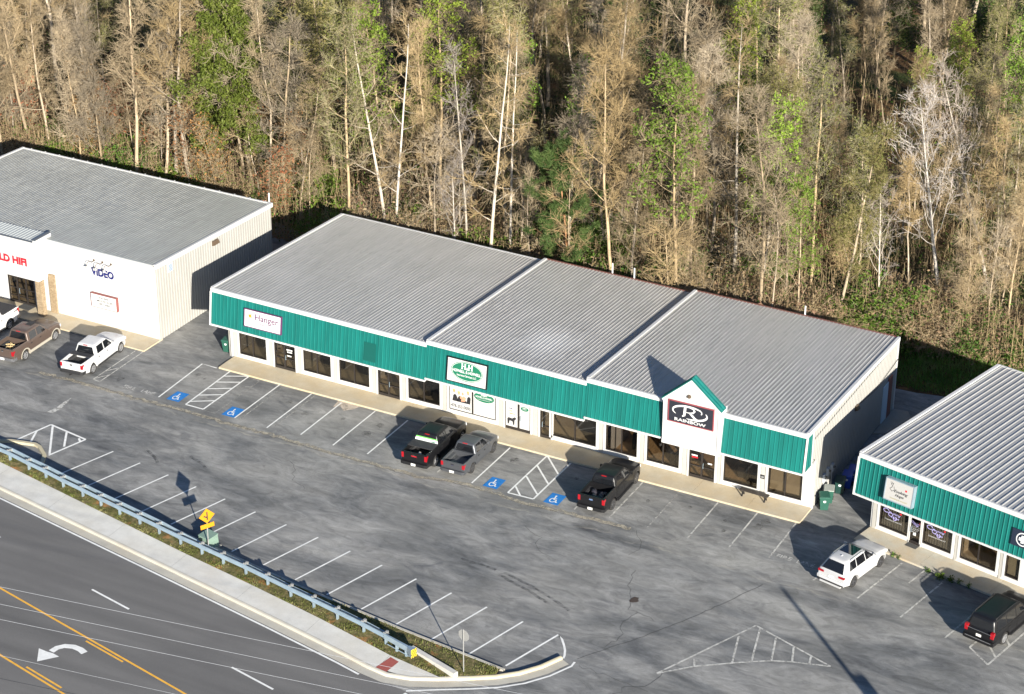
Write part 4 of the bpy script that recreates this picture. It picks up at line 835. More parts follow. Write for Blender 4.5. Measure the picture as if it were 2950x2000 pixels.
# ------------------------------------------------------------------ vehicles (local: +X forward, +Y left, Z up, origin midway between the axles)
M_vglass = mat('car_glass', (.008,.009,.011), .04, spec=.9); M_trimk = mat('black_plastic', (.018,.018,.019), .6); M_chrome = mat('chrome', (.62,.62,.63), .18, metal=.9)
M_tail = mat('tail_lamp', (.30,.006,.012), .22, coat=.4); M_head = mat('head_lamp', (.6,.62,.65), .1); M_plate = mat('plate_white', (.75,.74,.70), .4); M_rim = mat('alloy_rim', (.45,.45,.46), .3, metal=.7); M_rimk = mat('dark_rim', (.10,.10,.105), .3, metal=.6)
M_liner = mat('bed_liner', (.028,.028,.03), .75, var=.25, scale=5); M_under = mat('underbody', (.01,.01,.01), .9)
def ss(a, b, x): t = max(0, min(1, (x-a)/(b-a))); return t*t*(3-2*t)
def vehicle(V, label, group=None, rz=0, loc=(0,0)):
    paint_ = V['paint']; L, Wd, wb = V['L'], V['W'], V['wb']; hw = Wd/2; R_ = V.get('wr', .40); fo = V.get('fo', .95)
    xf = wb/2+fo; xr = xf-L; belt = V['belt']; pick = V['kind'] == 'pickup'
    t = thing(V['name'], label, V['cat'], (loc[0],loc[1],0), rz, group)
    hood = V['hood']; zs = .36; arch = R_+.085
    axles = (-wb/2, wb/2)
    def side(x, z):      # outer half width of the body at (x, z)
        w = hw-.03
        w *= 1-.10*ss(wb/2+.25, xf, x)-.16*ss(xf-.28, xf, x)**2-.035*ss(-wb/2-.5, xr, x)-.05*ss(xr+.12, xr, x)
        k = (z-.72)/.5
        w *= 1-.03*k*k-.02*max(0, k)
        for a in axles:
            d = math.hypot(x-a, z-R_); w += .028*math.exp(-((d-arch)/.09)**2)*(1 if z > R_-.1 else .3)
        return w
    def low(x):
        z = zs+.10*ss(wb/2+.55, xf, x)+.12*ss(-wb/2-.5, xr, x)
        for a in axles:
            if abs(x-a) < arch: z = max(z, R_+math.sqrt(arch*arch-(x-a)**2))
        return z
    def top(x):
        xw = V['ws']
        z = belt if x < xw else belt+(hood-belt)*ss(xw, xw+.35, x)
        return z-(.10*ss(xw+.4, xf-.25, x)+.10*ss(xf-.4, xf-.02, x)+.14*ss(xf-.12, xf, x)) if x > xw else z
    bedx = V['bed'] if pick else None
    x0 = bedx if pick else xr
    xs = sorted(set([round(x0+(xf-x0)*i/64, 4) for i in range(65)]+[round(a+s*arch*k, 4) for a in axles for s in (-1,1) for k in (1.0,1.001,.97,.9) if x0 < a+s*arch*k < xf]))
    rows = []
    for x in xs:
        zl, zt = low(x), top(x)
        if not pick: zt -= .16*ss(xr+.30, xr, x)**2
        P = []
        zz = [zl+(zt-.06-zl)*f for f in (0,.12,.3,.5,.7,.86,1.0)]
        for z in zz: P.append((side(x, z), z))
        y = P[-1][0]; P += [(y-.035, zt-.015), (y-.11, zt+.012), (y*.55, zt+.035), (0, zt+.045)]
        P = [(0, zl), (P[0][0]-.25, zl)]+P
        ring = [(x, -a, b) for a, b in P]+[(x, a, b) for a, b in reversed(P[1:-1])]
        rows.append(ring)
    b = MB(); b.grid(rows, close=True); n = len(rows[0])
    b.f.append(tuple(range(n))); b.f.append(tuple(reversed(range((len(rows)-1)*n, len(rows)*n))))
    body = b.build('body', paint_, t, smooth=38)
    ch = MB(); ch.box(xr+.3, xf-.35, -hw+.32, hw-.32, .24, .6); ch.build('chassis', M_under, t)  # plain dark box added to block light under the body and look dark
    # cabin: stacked rounded rings, belt to roof
    cb, cf, rb_, rf_, rz_ = V['cab']; inset = V.get('tumble', .20)
    def ring(xa, xb, w, z, rr):
        P = []
        for sx, sy in ((1,-1),(1,1),(-1,1),(-1,-1)):
            for k in range(5):
                a = R(-90+22.5*k) if (sx, sy) == (1,-1) else R(22.5*k) if (sx, sy) == (1,1) else R(90+22.5*k) if (sx, sy) == (-1,1) else R(180+22.5*k)
                cx = (xb-rr) if sx > 0 else (xa+rr); cy = sy*(w-rr)
                P.append((cx+rr*math.cos(a), cy+rr*math.sin(a), z))
        return P
    hb = side((cb+cf)/2, belt)-.035; hr = hb-inset; zb0 = belt-.04
    rows = []
    for f, ins, dx in ((0,0,0),(.5,0,0),(.86,0,0),(.93,.025,.03),(.975,.07,.09),(1.0,.17,.2),(1.015,.40,.5)):
        g = min(f, .9)/.9; xa = cb+(rb_-cb)*g+dx; xb = cf+(rf_-cf)*g-dx; w = hb+(hr-hb)*g-ins
        rows.append(ring(xa, xb, w, zb0+(rz_-zb0)*f, V.get('cr', .10)))
    b = MB(); b.grid(rows, close=True); n = len(rows[0]); b.f.append(tuple(range((len(rows)-1)*n, len(rows)*n)))
    cab = b.build('cab', paint_, t, smooth=40)
    def wallpt(face, u, f, out=.008):      # point on the cabin walls, f=height fraction 0..0.86 of the straight part
        g = f; xa = cb+(rb_-cb)*g; xb = cf+(rf_-cf)*g; w = hb+(hr-hb)*g; z = zb0+(rz_-zb0)*f*.9
        if face == 'R': return (u, -w-out, z)
        if face == 'L': return (u, w+out, z)
        if face == 'F': return (xb+out, u*w, z)
        return (xa-out, u*w, z)
    def pane(face, quad, name='side_window'):
        m = MB(); A = [Vector(wallpt(face, u, f)) for u, f in quad]; Bk = [Vector(wallpt(face, u, f, -.02)) for u, f in quad]
        nn = (A[1]-A[0]).cross(A[2]-A[0])
        m.add(A+Bk, [(0,1,2,3),(7,6,5,4)]+[(i,i+4,(i+1)%4+4,(i+1)%4) for i in range(4)])
        return m.build(name, M_vglass, t)
    pane('F', [(-.86,.10),(.86,.10),(.80,.93),(-.80,.93)], 'windshield')
    rw_ = V.get('rwin', (.12,.90)); pane('B', [(.84,rw_[0]),(-.84,rw_[0]),(-.80,rw_[1]),(.80,rw_[1])], 'rear_window')
    for a, bq, c, d in V['swin']:      # bottom x0,x1  top x0,x1
        pane('R', [(a,.12),(bq,.12),(d,.90),(c,.90)]); pane('L', [(bq,.12),(a,.12),(c,.90),(d,.90)])
    # doors as thin skins with handles
    for (a, c) in V['doors']:
        for s in (-1, 1):
            m = MB(); rows = []; nx, nz = 10, 7
            for i in range(nx+1):
                x = a+.012+(c-a-.024)*i/nx; zl = max(low(x)+.05, zs+.06); r = []
                for j in range(nz+1):
                    z = zl+(belt-.075-zl)*j/nz; r.append((x, s*(side(x, z)+.009), z))
                rows.append(r)
            m.grid(rows if s > 0 else list(reversed(rows)))
            edge = [[(x,y,z),(x,y-s*.03,z)] for x,y,z in rows[0]]; m.grid(edge); m.grid([[(x,y,z),(x,y-s*.03,z)] for x,y,z in rows[-1]]); m.grid([[r[-1],(r[-1][0],r[-1][1]-s*.03,r[-1][2])] for r in rows])
            d_ = m.build('door', V.get('doorpaint', paint_), t, smooth=40)
            hx = a+.16; hm = MB(); hy = s*(side(hx, belt-.17)+.02); hm.box(hx-.02, hx+.15, hy-.022, hy+.022, belt-.19, belt-.15); hm.build('handle', V.get('handle', M_trimk), d_)
    # mirrors
    for s in (-1, 1):
        m = MB(); mx = cf-.52; y = s*(hb+.02); m.hexa([(mx-.06,y,belt+.04),(mx+.08,y,belt+.04),(mx+.08,y+s*.24,belt+.02),(mx-.06,y+s*.24,belt+.02)], [(mx-.06,y+s*.04,belt+.22),(mx+.06,y+s*.04,belt+.2),(mx+.06,y+s*.23,belt+.2),(mx-.06,y+s*.23,belt+.22)]); m.build('mirror', V.get('mirror', paint_), t)
    # wheels
    for a in axles:
        for s in (-1, 1):
            tw = .13; yc = s*(hw-.16)
            Mx = Matrix.Translation((a, yc, R_)) @ Matrix.Scale(-1 if s < 0 else 1, 4, (0,1,0))
            w_ = MB(); w_.lathe([(R_-.13,-tw),(R_-.03,-tw),(R_-.004,-tw*.7),(R_,0),(R_-.004,tw*.7),(R_-.03,tw),(R_-.13,tw*.96)], 26, Mx)
            wt = w_.build('wheel', M_rubber, t, smooth=50)
            r_ = MB(); r_.lathe([(R_-.125,tw*.98),(R_-.15,tw*.92),(R_-.155,tw*.4)], 26, Mx)
            for k in range(V.get('spokes', 6)):
                an = 2*math.pi*k/V.get('spokes', 6)+.3; q = Mx @ Matrix.Rotation(an, 4, 'Y'); sw2 = V.get('sw', .04)
                r_.hexa([tuple(q @ Vector(p)) for p in ((.03,tw*.35,-sw2*1.3),(R_-.14,tw*.5,-sw2*.8),(R_-.14,tw*.5,sw2*.8),(.03,tw*.35,sw2*1.3))], [tuple(q @ Vector(p)) for p in ((.03,tw*.72,-sw2*1.1),(R_-.14,tw*.88,-sw2*.6),(R_-.14,tw*.88,sw2*.6),(.03,tw*.72,sw2*1.1))])
            r_.lathe([(0,tw*.8),(.06,tw*.8),(.075,tw*.6)], 14, Mx)
            r_.build('rim', V.get('rim', M_rim), wt)
            h_ = MB(); h_.lathe([(0,tw*.3),(R_-.14,tw*.3)], 20, Mx); h_.build('brake_disc', M_under, wt)
    # lamps, bumpers, plate
    zr = V['rear_z']
    for s in (-1, 1):
        m = MB(); y1 = s*(side(xr+.08, (zr[0]+zr[1])/2)+.012); tw = V.get('tailw', .17); dep = V.get('taild', .22)
        m.box(xr-.015, xr+dep, y1-s*tw, y1, zr[0], zr[1]); m.build('tail_lamp', M_tail, t)
        m = MB(); yy = s*(side(xf-.2, .85)-.0); m.box(xf-.30, xf-.06, yy-s*.34, yy-s*.02, top(xf-.2)-.30, top(xf-.2)-.12); m.build('headlamp', M_head, t)
    m = MB(); z0, z1 = V.get('rb', (.46,.68)); hbw = hw-.05; o_ = V.get('rbo', .14)
    m.prism([(xr-o_,-hbw*.80),(xr-o_*.55,-hbw),(xr+.32,-hbw-.02),(xr+.32,-hbw+.1),(xr+.05,-hbw+.2),(xr+.05,hbw-.2),(xr+.32,hbw-.1),(xr+.32,hbw+.02),(xr-o_*.55,hbw),(xr-o_,hbw*.80)][::-1], z0, z1); rbp = m.build('rear_bumper', V['bump'], t)
    m = MB(); pz = V.get('plate', .5*(z0+z1)); px_ = V.get('platex', xr-o_-.012); m.box(px_-.012, px_+.004, -.16, .16, pz-.08, pz+.08); m.build('licence_plate', M_plate, rbp)
    m = MB(); m.prism([(xf-.35,-hw+.06),(xf+.02,-hw*.72),(xf+.06,0),(xf+.02,hw*.72),(xf-.35,hw-.06),(xf-.35,hw-.2),(xf-.35,-hw+.2)], .42, .66); m.build('front_bumper', V.get('fbump', V['bump']), t)
    m = MB(); m.box(xf-.05, xf+.025, -hw*.55, hw*.55, .70, top(xf-.2)-.13); m.build('grille', M_trimk, t)
    if V.get('steps'):
        for s in (-1, 1):
            m = MB(); m.box(-wb/2+arch+.12, wb/2-arch-.1, s*(hw-.10), s*(hw+.06), .34, .41); m.build('running_board', V['steps'], t)
    if V.get('lower'):      # two-tone sills and arch lips
        m = MB()
        for s in (-1, 1):
            for a in axles:
                A_ = []; B_ = []
                for k in range(19):
                    an = R(-8+196*k/18); xa, za = a+arch*math.cos(an), R_+arch*math.sin(an); xb_, zb_ = a+(arch+.085)*math.cos(an), R_+(arch+.085)*math.sin(an)
                    yy = s*(side(a, R_+arch)+.035); A_.append((xa,yy,za)); B_.append((xb_,yy-s*.005,zb_))
                m.grid([A_,B_] if s < 0 else [B_,A_]); m.grid([[(p[0],p[1]-s*.10,p[2]) for p in A_], A_] if s < 0 else [A_, [(p[0],p[1]-s*.10,p[2]) for p in A_]])
            m.box(-wb/2+arch, wb/2-arch, s*(hw-.12), s*(hw+.012), .36, .56)
        m.build('lower_trim', V['lower'], t)
    if pick:
        bt, bfz = V['bedtop'], V.get('bedfloor', .84); th = .085; xe = xr+.03
        b = MB()
        for s in (-1, 1):
            rows = []
            bx = sorted(set([round(xe+(bedx-.025-xe)*i/34, 4) for i in range(35)]+[round(-wb/2+q*arch*k, 4) for q in (-1,1) for k in (1.0,1.001,.97,.9)]))
            for x in bx:
                zl = low(x); P = []
                for f in (0,.15,.35,.6,.82,1.0):
                    z = zl+(bt-.04-zl)*f; P.append((x, s*side(x, z), z))
                y = abs(P[-1][1]); P += [(x, s*(y-.03), bt), (x, s*(y-th), bt), (x, s*(y-th-.005), bfz-.02)]
                rows.append(P)
            b.grid(rows if s > 0 else list(reversed(rows)))
            b.f.append(tuple(len(b.v)-len(rows)*9+i for i in range(9)))
        y = hw-.12; b.box(bedx-.08, bedx-.025, -y, y, bfz-.1, bt-.02)
        bed = b.build('cargo_bed', paint_, t, smooth=40)
        m = MB(); m.box(xr+.1, bedx-.08, -hw+.16, hw-.16, bfz-.06, bfz)
        for k in range(9): m.box(xr+.12, bedx-.09, -hw+.26+k*(2*hw-.56)/8, -hw+.29+k*(2*hw-.56)/8+.05, bfz, bfz+.014)
        for s in (-1, 1): m.box(xr+.1, bedx-.08, s*(hw-.16), s*(hw-.145), bfz, bt-.05); m.box(-wb/2-.42, -wb/2+.42, s*(hw-.36), s*(hw-.15), bfz, bfz+.2)
        m.build('bed_liner', V.get('liner', M_liner), bed)
        m = MB(); yt = side(xr+.05, 1.0)-.16; zt0 = V.get('rb', (.46,.68))[1]+.02
        m.prism([(xr-.02,-yt),(xr+.06,-yt),(xr+.06,yt),(xr-.02,yt)], zt0, bt-.005); m.box(xr-.035, xr-.02, -yt+.08, yt-.08, bt-.16, bt-.02); m.box(xr-.028, xr-.02, -yt+.12, yt-.12, zt0+.08, bt-.22)
        tg = m.build('tailgate', paint_, t); m = MB()
        for s in (-1, 1): m.box(xr-.012, xr+.10, s*(yt+.004), s*(side(xr+.05, .8)-.015), zt0-.08, bt-.02)
        m.build('bed_corner', paint_, bed); m = MB(); m.box(xr-.045, xr-.034, -.11, .11, bt-.2, bt-.12); m.build('handle', M_trimk, tg)
        for nm, mt, (a, c, d, e) in V.get('badges', ()):
            m = MB()
            if nm == 'oval': 
                m.add([(xr-.04, a+c*math.cos(R(30*k)), d+e*math.sin(R(30*k))) for k in range(12)], [tuple(reversed(range(12)))]); m.build('emblem', mt, tg)
            else:
                text_geo(m, nm, c, e, Matrix.Translation((xr-.036,a,d))@Matrix.Rotation(-math.pi/2,4,'Z')@RX, .004, bold=.03); m.build('lettering', mt, tg)
        m = MB(); hx = (rb_+cb)/2+.03; m.box(rb_-.03, rb_+.02, -.17, .17, zb0+(rz_-zb0)*.90-.02, zb0+(rz_-zb0)*.90+.03); m.build('brake_lamp', M_tail, cab)
    return t, dict(xr=xr, xf=xf, hw=hw, hb=hb, hr=hr, rz=rz_, side=side, cab=cab)
def head(hx, hy): return math.atan2(hy, hx)
def car_paint(name, c, rough=.25, metal=0.0): return mat(name, c, rough+.08, metal, coat=.3)
P_white = car_paint('white_car_paint', (.50,.50,.50)); P_suv = car_paint('pearl_car_paint', (.43,.43,.43)); P_brown = car_paint('brown_car_paint', (.098,.070,.056), .32, .25); P_black = mat('black_car_paint', (.008,.008,.009), .32, coat=.12, spec=.35)
P_grey = car_paint('grey_car_paint', (.095,.10,.11), .28, .5); P_tan = car_paint('tan_trim_paint', (.36,.33,.27), .4)
GRP = None
base = dict(kind='pickup', name='pickup_truck', cat='pickup truck', L=5.85, W=2.03, wb=3.68, fo=.95, wr=.40, belt=1.22, hood=1.22, ws=1.28, bed=-1.32, bedtop=1.34, rear_z=(.92,1.26), bump=M_chrome,
    cab=(-1.30,1.32,-1.16,.42,1.90), swin=((-1.02,-.22,-.92,-.18),(-.10,.86,-.08,.40)), doors=((-1.2,-.16),(-.14,.98)), steps=M_trimk)
# white crew cab with open bed
V = dict(base, paint=P_white, W=2.0, wb=3.65, belt=1.16, hood=1.15, cab=(-1.28,1.30,-1.15,.38,1.84), bedtop=1.27, rear_z=(.86,1.19), badges=(('oval',M_ink,(0,.10,1.08,.05)),('oval',M_gold,(0,.07,.95,.025))), bump=M_trimk, fbump=P_white, platex=-3.03)
t, d = vehicle(V, 'white crew cab pickup truck parked alone with its bed open, beside the beige ribbed wall', rz=head(-.36,3.73), loc=(-8.02,-3.52))
m = MB(); m.box(-1.86,-1.42,-.84,.84,1.275,1.31); m.box(-1.95,-1.86,-.84,.84,1.28,1.33); m.build('tonneau_fold', M_liner, t); m = MB(); m.tube([(d['xr']-.02,0,.42),(d['xr']-.3,0,.42),(d['xr']-.3,0,.52)], .035, 6); m.build('tow_hitch', M_black, t)
# brown two-tone pickup
V = dict(base, paint=P_brown, lower=P_tan, W=2.02, wb=3.57, L=5.8, cab=(-1.24,1.30,-1.14,.42,1.91), swin=((-.98,-.2,-.90,-.16),(-.08,.88,-.06,.42)), bed=-1.26, bump=M_chrome, fbump=P_tan, steps=None, badges=(('oval',M_chrome,(0,.07,1.12,.07)),), rear_z=(.86,1.2))
t, d = vehicle(V, 'brown pickup truck with tan wheel arches and bits of wood in its bed', rz=head(-.2,3.63), loc=(-13.55,-4.18))
m = MB(); rn = random.Random(3)
m.box(-.35+.2, .45, -.4, .1, d['rz']+.022, d['rz']+.03); m.build('sunroof', M_trimk, d['cab'])
wood = thing('scrap_wood', 'pile of pale scrap wood lying in the brown truck bed', 'wood', (0,0,0))
wood.matrix_world = Matrix.Translation((-13.55,-4.18,0))@Matrix.Rotation(head(-.2,3.63),4,'Z')@Matrix.Translation((-2.0,0,.86))
m = MB()
for k in range(16):
    a = rn.uniform(0,3.14); l = rn.uniform(.2,.5); m.box(-l/2,l/2,-.03,.03,0,.05,Matrix.Translation((rn.uniform(-.4,.3),rn.uniform(-.4,.4),.02+k*.012))@Matrix.Rotation(a,4,'Z')@Matrix.Rotation(rn.uniform(-.25,.25),4,'Y'))
m.build('stick', mat('raw_wood', (.55,.40,.2), .8, var=.3), wood)
# white pickup backed in, cut by the picture edge
V = dict(base, paint=P_white, W=2.03, wb=3.68, badges=(), bump=M_chrome)
t, d = vehicle(V, 'white pickup truck with a black bed cover, half cut off by the left edge', rz=head(.03,-1), loc=(-17.75,-4.35))
m = MB(); m.box(d['xr']+.06,-1.38,-.88,.88,1.345,1.375); m.box(-2.1,-2.07,-.88,.88,1.375,1.38); m.build('bed_cover', M_liner, t)
m = MB(); text_geo(m, 'RAM', .42, .12, Matrix.Translation((-2.45,d['side'](-2.2,1.15)+.012,1.1))@Matrix.Rotation(math.pi,4,'Z')@RX, .003, bold=.03); m.build('lettering', M_black, t)
# black pickup with window banner and bed cover
V = dict(base, paint=P_black, W=2.04, wb=3.75, L=5.9, belt=1.25, hood=1.27, bedtop=1.38, cab=(-1.36,1.34,-1.22,.44,1.93), swin=((-1.08,-.24,-.98,-.2),(-.12,.88,-.1,.42)), bump=M_black, badges=(('GMC',M_red,(.20,.42,1.08,.10)),), rear_z=(.90,1.28))
t, d = vehicle(V, 'black pickup truck with green and white banner across its rear window', rz=head(-.16,3.73), loc=(20.12,-3.2))
m = MB(); m.box(-2.3,-1.45,-.90,.90,1.385,1.42); m.build('bed_cover', M_liner, t)
zr0, zr1 = 1.21+.72*.12*.9, 1.21+.72*.9*.9
m = MB(); A_ = [(-1.36+.14*.14-.03,.86,zr0),(-1.36+.14*.14-.03,-.86,zr0),(-1.36+.14*.62-.03,-.80,zr0+.28),(-1.36+.14*.62-.03,.80,zr0+.28)]; m.add(A_, [(0,1,2,3)]); bn = m.build('window_banner', mat('banner_white', (.62,.64,.62), .5), t)
m = MB(); A_ = [(-1.36+.14*.62-.034,.80,zr0+.22),(-1.36+.14*.62-.034,-.80,zr0+.22),(-1.36+.14*.8-.034,-.78,zr0+.36),(-1.36+.14*.8-.034,.78,zr0+.36)]; m.add(A_, [(0,1,2,3)]); m.build('green_band', mat('banner_green', (.12,.42,.08), .5), bn)
m = MB(); m.add([(-1.375+.12*.25,-.52-.16*math.cos(R(20*k)),zr0+.11+.075*math.sin(R(20*k))) for k in range(18)], [tuple(range(18))]); m.build('oval', M_green, bn)
m = MB(); text_geo(m, 'HOME AUTO LIFE', .8, .08, Matrix.Translation((-1.372+.03,.5,zr0+.13))@Matrix.Rotation(-math.pi/2,4,'Z')@RX, .002); m.build('lettering', M_ink, bn)
bag = thing('gear_pile', 'small pile of pale gear lying in the black truck bed behind its cover', 'gear', (0,0,0)); bag.matrix_world = Matrix.Translation((20.12,-3.2,0))@Matrix.Rotation(head(-.16,3.73),4,'Z')@Matrix.Translation((-2.62,.1,.86))
m = MB(); rn = random.Random(8)
for k in range(7): m.lathe([(0,-.1),(.12,-.06),(.13,.05),(0,.1)], 8, Matrix.Translation((rn.uniform(-.12,.12),rn.uniform(-.35,.35),.1+.05*(k%3)))@Matrix.Rotation(rn.uniform(0,3),4,'Z'))
m.build('bundle', mat('pale_cloth', (.5,.45,.38), .9, var=.3), bag, smooth=60)
# grey compact pickup
V = dict(base, paint=P_grey, W=1.85, wb=3.08, L=5.07, fo=.90, wr=.37, belt=1.10, hood=1.10, ws=1.12, bed=-1.0, bedtop=1.16, bedfloor=.74, cab=(-.98,1.18,-.86,.34,1.74), swin=((-.74,-.12,-.66,-.10),(-.02,.76,0,.32)), doors=((-.9,-.08),(-.06,.84)), rear_z=(.78,1.08), bump=P_grey, rb=(.42,.62), steps=None, liner=mat('grey_bed', (.10,.105,.11), .35, metal=.4), badges=(('oval',M_navy,(0,.11,.98,.045)),), rim=M_rimk)
vehicle(V, 'grey compact pickup truck parked close beside the black one with the banner', rz=head(-.1,3.2), loc=(22.78,-3.15))
# black crew cab pickup, right of the striped aisle
V = dict(base, paint=P_black, wb=3.69, L=5.89, belt=1.24, hood=1.25, bedtop=1.40, cab=(-1.32,1.34,-1.18,.44,1.95), badges=(('oval',mat('badge_blue', (.10,.16,.30), .3),(0,.14,1.16,.055)),), rear_z=(.94,1.30), bump=M_black, rim=M_rimk, platex=None or -2.33)
V['platex'] = (3.69/2+.95-5.89)-.152
t, d = vehicle(V, 'black crew cab pickup truck beside the striped aisle in front of the gable', rz=head(-.03,1), loc=(32.78,-2.6))
bagk = thing('bag_pile', 'crumpled dark bags lying in the bed of the black crew cab truck', 'bags', (0,0,0)); bagk.matrix_world = Matrix.Translation((32.78,-2.6,0))@Matrix.Rotation(head(-.03,1),4,'Z')@Matrix.Translation((-2.3,0,.86))
m = MB(); rn = random.Random(4)
for k in range(9): m.lathe([(0,-.24),(.16,-.15),(.2,.04),(.12,.2),(0,.22)], 9, Matrix.Translation((rn.uniform(-.35,.45),rn.uniform(-.5,.5),.14))@Matrix.Rotation(rn.uniform(0,3),4,'Z')@Matrix.Rotation(rn.uniform(-.5,.5),4,'X'))
m.build('bag', mat('dark_bag', (.03,.028,.035), .4), bagk, smooth=50)
# white SUV
V = dict(kind='suv', name='parked_suv', cat='SUV', paint=P_suv, cr=.24, L=4.93, W=2.0, wb=2.975, fo=.90, wr=.385, belt=1.19, hood=1.15, ws=.98, cab=(-2.46,1.10,-1.96,.05,1.80), tumble=.25, rwin=(.08,.88), swin=((-1.86,-1.14,-1.62,-1.06),(-1.06,-.16,-1.0,-.16),(-.08,.72,-.10,.16)), doors=((-1.08,-.12),(-.10,.90)), rear_z=(.96,1.08), tailw=.40, taild=.24, bump=P_white, rb=(.50,.74), rbo=.07, plate=.86, steps=None, spokes=5, rim=M_rimk, sw=.05, handle=P_white)
V['platex'] = (2.975/2+.90-4.93)-.02
t, d = vehicle(V, 'white SUV with a big glass roof parked facing the right shop walk', rz=head(.22,.977), loc=(49.76,-3.95))
m = MB(); m.box(-1.05,-.06,-.47,.47,1.813,1.826); m.build('glass_roof', M_vglass, d['cab'])
for s in (-1,1):
    m = MB(); m.tube([(-1.6,s*.62,1.72),(-1.45,s*.62,1.79),(-.3,s*.62,1.80),(-.08,s*.63,1.74)], .022, 6); m.build('roof_rail', M_chrome, t)
m = MB(); m.hexa([(-1.52,-.03,1.79),(-1.34,-.02,1.80),(-1.34,.02,1.80),(-1.52,.03,1.79)], [(-1.52,-.01,1.87),(-1.46,-.01,1.87),(-1.46,.01,1.87),(-1.52,.01,1.87)]); m.build('roof_antenna', P_white, t)
m = MB(); m.box(d['xr']-.085,d['xr']+.1,-.90,.90,.47,.56); m.build('bumper_trim', M_trimk, t); m = MB(); m.box(d['xr']-.075,d['xr']+.1,-.72,.72,.32,.435); m.build('skid_plate', P_suv, t)
# black SUV, long body
V = dict(kind='suv', name='parked_suv', cat='SUV', paint=P_black, cr=.16, L=5.33, W=2.05, wb=3.11, fo=.92, wr=.40, belt=1.18, hood=1.17, ws=1.18, cab=(-2.72,1.26,-2.55,.36,1.93), tumble=.17, rwin=(.14,.86), swin=((-2.36,-1.34,-2.30,-1.34),(-1.24,-.28,-1.24,-.28),(-.18,.82,-.18,.34)), doors=((-1.26,-.24),(-.22,.98)), rear_z=(.92,1.30), tailw=.2, taild=.18, bump=P_black, rb=(.44,.70), rbo=.08, plate=.86, steps=M_trimk, rim=M_rim)
V['platex'] = (3.11/2+.92-5.33)-.02
t, d = vehicle(V, 'long black SUV cut off by the right edge, parked at the right shop walk', rz=head(.214,.977), loc=(59.42,-5.4))
m = MB(); m.box(d['xr']-.10,d['xr']-.075,-.82,.82,.62,.66); m.build('chrome_strip', M_chrome, t); m = MB(); m.box(d['xr']-.02,d['xr']+.01,-.8,.8,1.14,1.165); m.build('tailgate_strip', M_chrome, t)
for s in (-1,1):
    m = MB(); m.tube([(-2.3,s*.68,1.9),(-2.2,s*.69,1.97),(-.2,s*.70,1.98),(.1,s*.70,1.92)], .022, 6); m.build('roof_rail', M_trimk, t)

# ------------------------------------------------------------------ street furniture and small things
def wheelie(label, x, y, rz, m_, lidm=None, open_=0):
    t = thing('wheelie_bin', label, 'bin', (x,y,0), rz, 'wheelie bins beside the shops')
    b = MB(); b.hexa([(-.24,-.26,.06),(.24,-.26,.06),(.24,.26,.06),(-.24,.26,.06)], [(-.31,-.37,1.0),(.31,-.37,1.0),(.31,.36,1.0),(-.31,.36,1.0)]); b.box(-.335,.335,-.39,.39,.95,1.01); b.build('bin_body', m_, t)
    l = MB(); 
    l.hexa([(-.34,-.42,1.012),(.34,-.42,1.012),(.34,.40,1.012),(-.34,.40,1.012)], [(-.30,-.38,1.055),(.30,-.38,1.055),(.30,.38,1.085),(-.30,.38,1.085)]); l.build('lid', lidm or m_, t)
    h = MB(); h.tube([(-.25,.4,1.0),(-.25,.47,1.02),(.25,.47,1.02),(.25,.4,1.0)], .02, 6); h.build('handle', m_, t)
    for s in (-1,1):
        w = MB(); w.lathe([(0,-.03),(.13,-.03),(.13,.03),(0,.03)], 16, Matrix.Translation((s*.28,.34,.13))@Matrix.Rotation(math.pi/2,4,'Z')); w.build('wheel', M_rubber, t)
    q = MB(); q.add([(.09*math.cos(R(30*i)), -.3445-.0, .72+.09*math.sin(R(30*i))) for i in range(12)], [tuple(range(12))]); q.build('round_label', M_signw, t)
    return t
wheelie('green wheelie bin nearest the car park, by the right wall corner', 45.52, 2.1, R(25), M_bing)
wheelie('green wheelie bin with a grey lid, second in the row by the right wall', 45.46, 3.05, R(18), M_bing, mat('grey_lid', (.30,.32,.29), .6))
wheelie('dark green wheelie bin next to the blue one beside the right wall', 45.68, 4.5, R(15), M_bindk)
wheelie('blue wheelie bin nearest the car park of the two blue ones', 45.85, 5.4, R(10), M_binb)
wheelie('blue wheelie bin standing farthest back in the row by the right wall', 45.95, 6.25, R(10), M_binb)
wheelie('green wheelie bin standing alone at the left end of the strip of shops', -.55, 2.25, R(8), M_bing)
t = thing('bench', 'dark backless bench standing in front of the last shop windows', 'bench', (41.2,1.0,.13), R(-2))
b = MB()
for k in range(4): b.box(-1.0,1.0,-.2+.105*k,-.11+.105*k,.41,.45)
b.build('seat', mat('dark_bench_wood', (.05,.042,.035), .6, var=.2), t)
for s in (-1,1):
    b = MB(); b.box(s*.78-.03,s*.78+.03,-.17,.17,.36,.41); b.hexa([(s*.78-.04,-.2,0),(s*.78+.04,-.2,0),(s*.78+.04,-.12,0),(s*.78-.04,-.12,0)], [(s*.78-.03,-.1,.36),(s*.78+.03,-.1,.36),(s*.78+.03,-.02,.36),(s*.78-.03,-.02,.36)]); b.hexa([(s*.78-.04,.12,0),(s*.78+.04,.12,0),(s*.78+.04,.2,0),(s*.78-.04,.2,0)], [(s*.78-.03,.02,.36),(s*.78+.03,.02,.36),(s*.78+.03,.1,.36),(s*.78-.03,.1,.36)]); b.build('leg', M_black, t)
def doormat(label, pts, z):
    b = MB(); b.prism(pts, z, z+.02); return tag(b.build('door_mat', M_mat), label, 'door mat')
doormat('dark door mat in front of the glass door under the stone portico', [(-18.7,.5),(-17.55,.45),(-17.5,1.22),(-18.65,1.25)], .10)
doormat('dark door mat in front of the shop door with lilac lettering', [rloc(3.0,1.15),rloc(3.76,1.15),rloc(3.76,1.58),rloc(3.0,1.58)], .13)
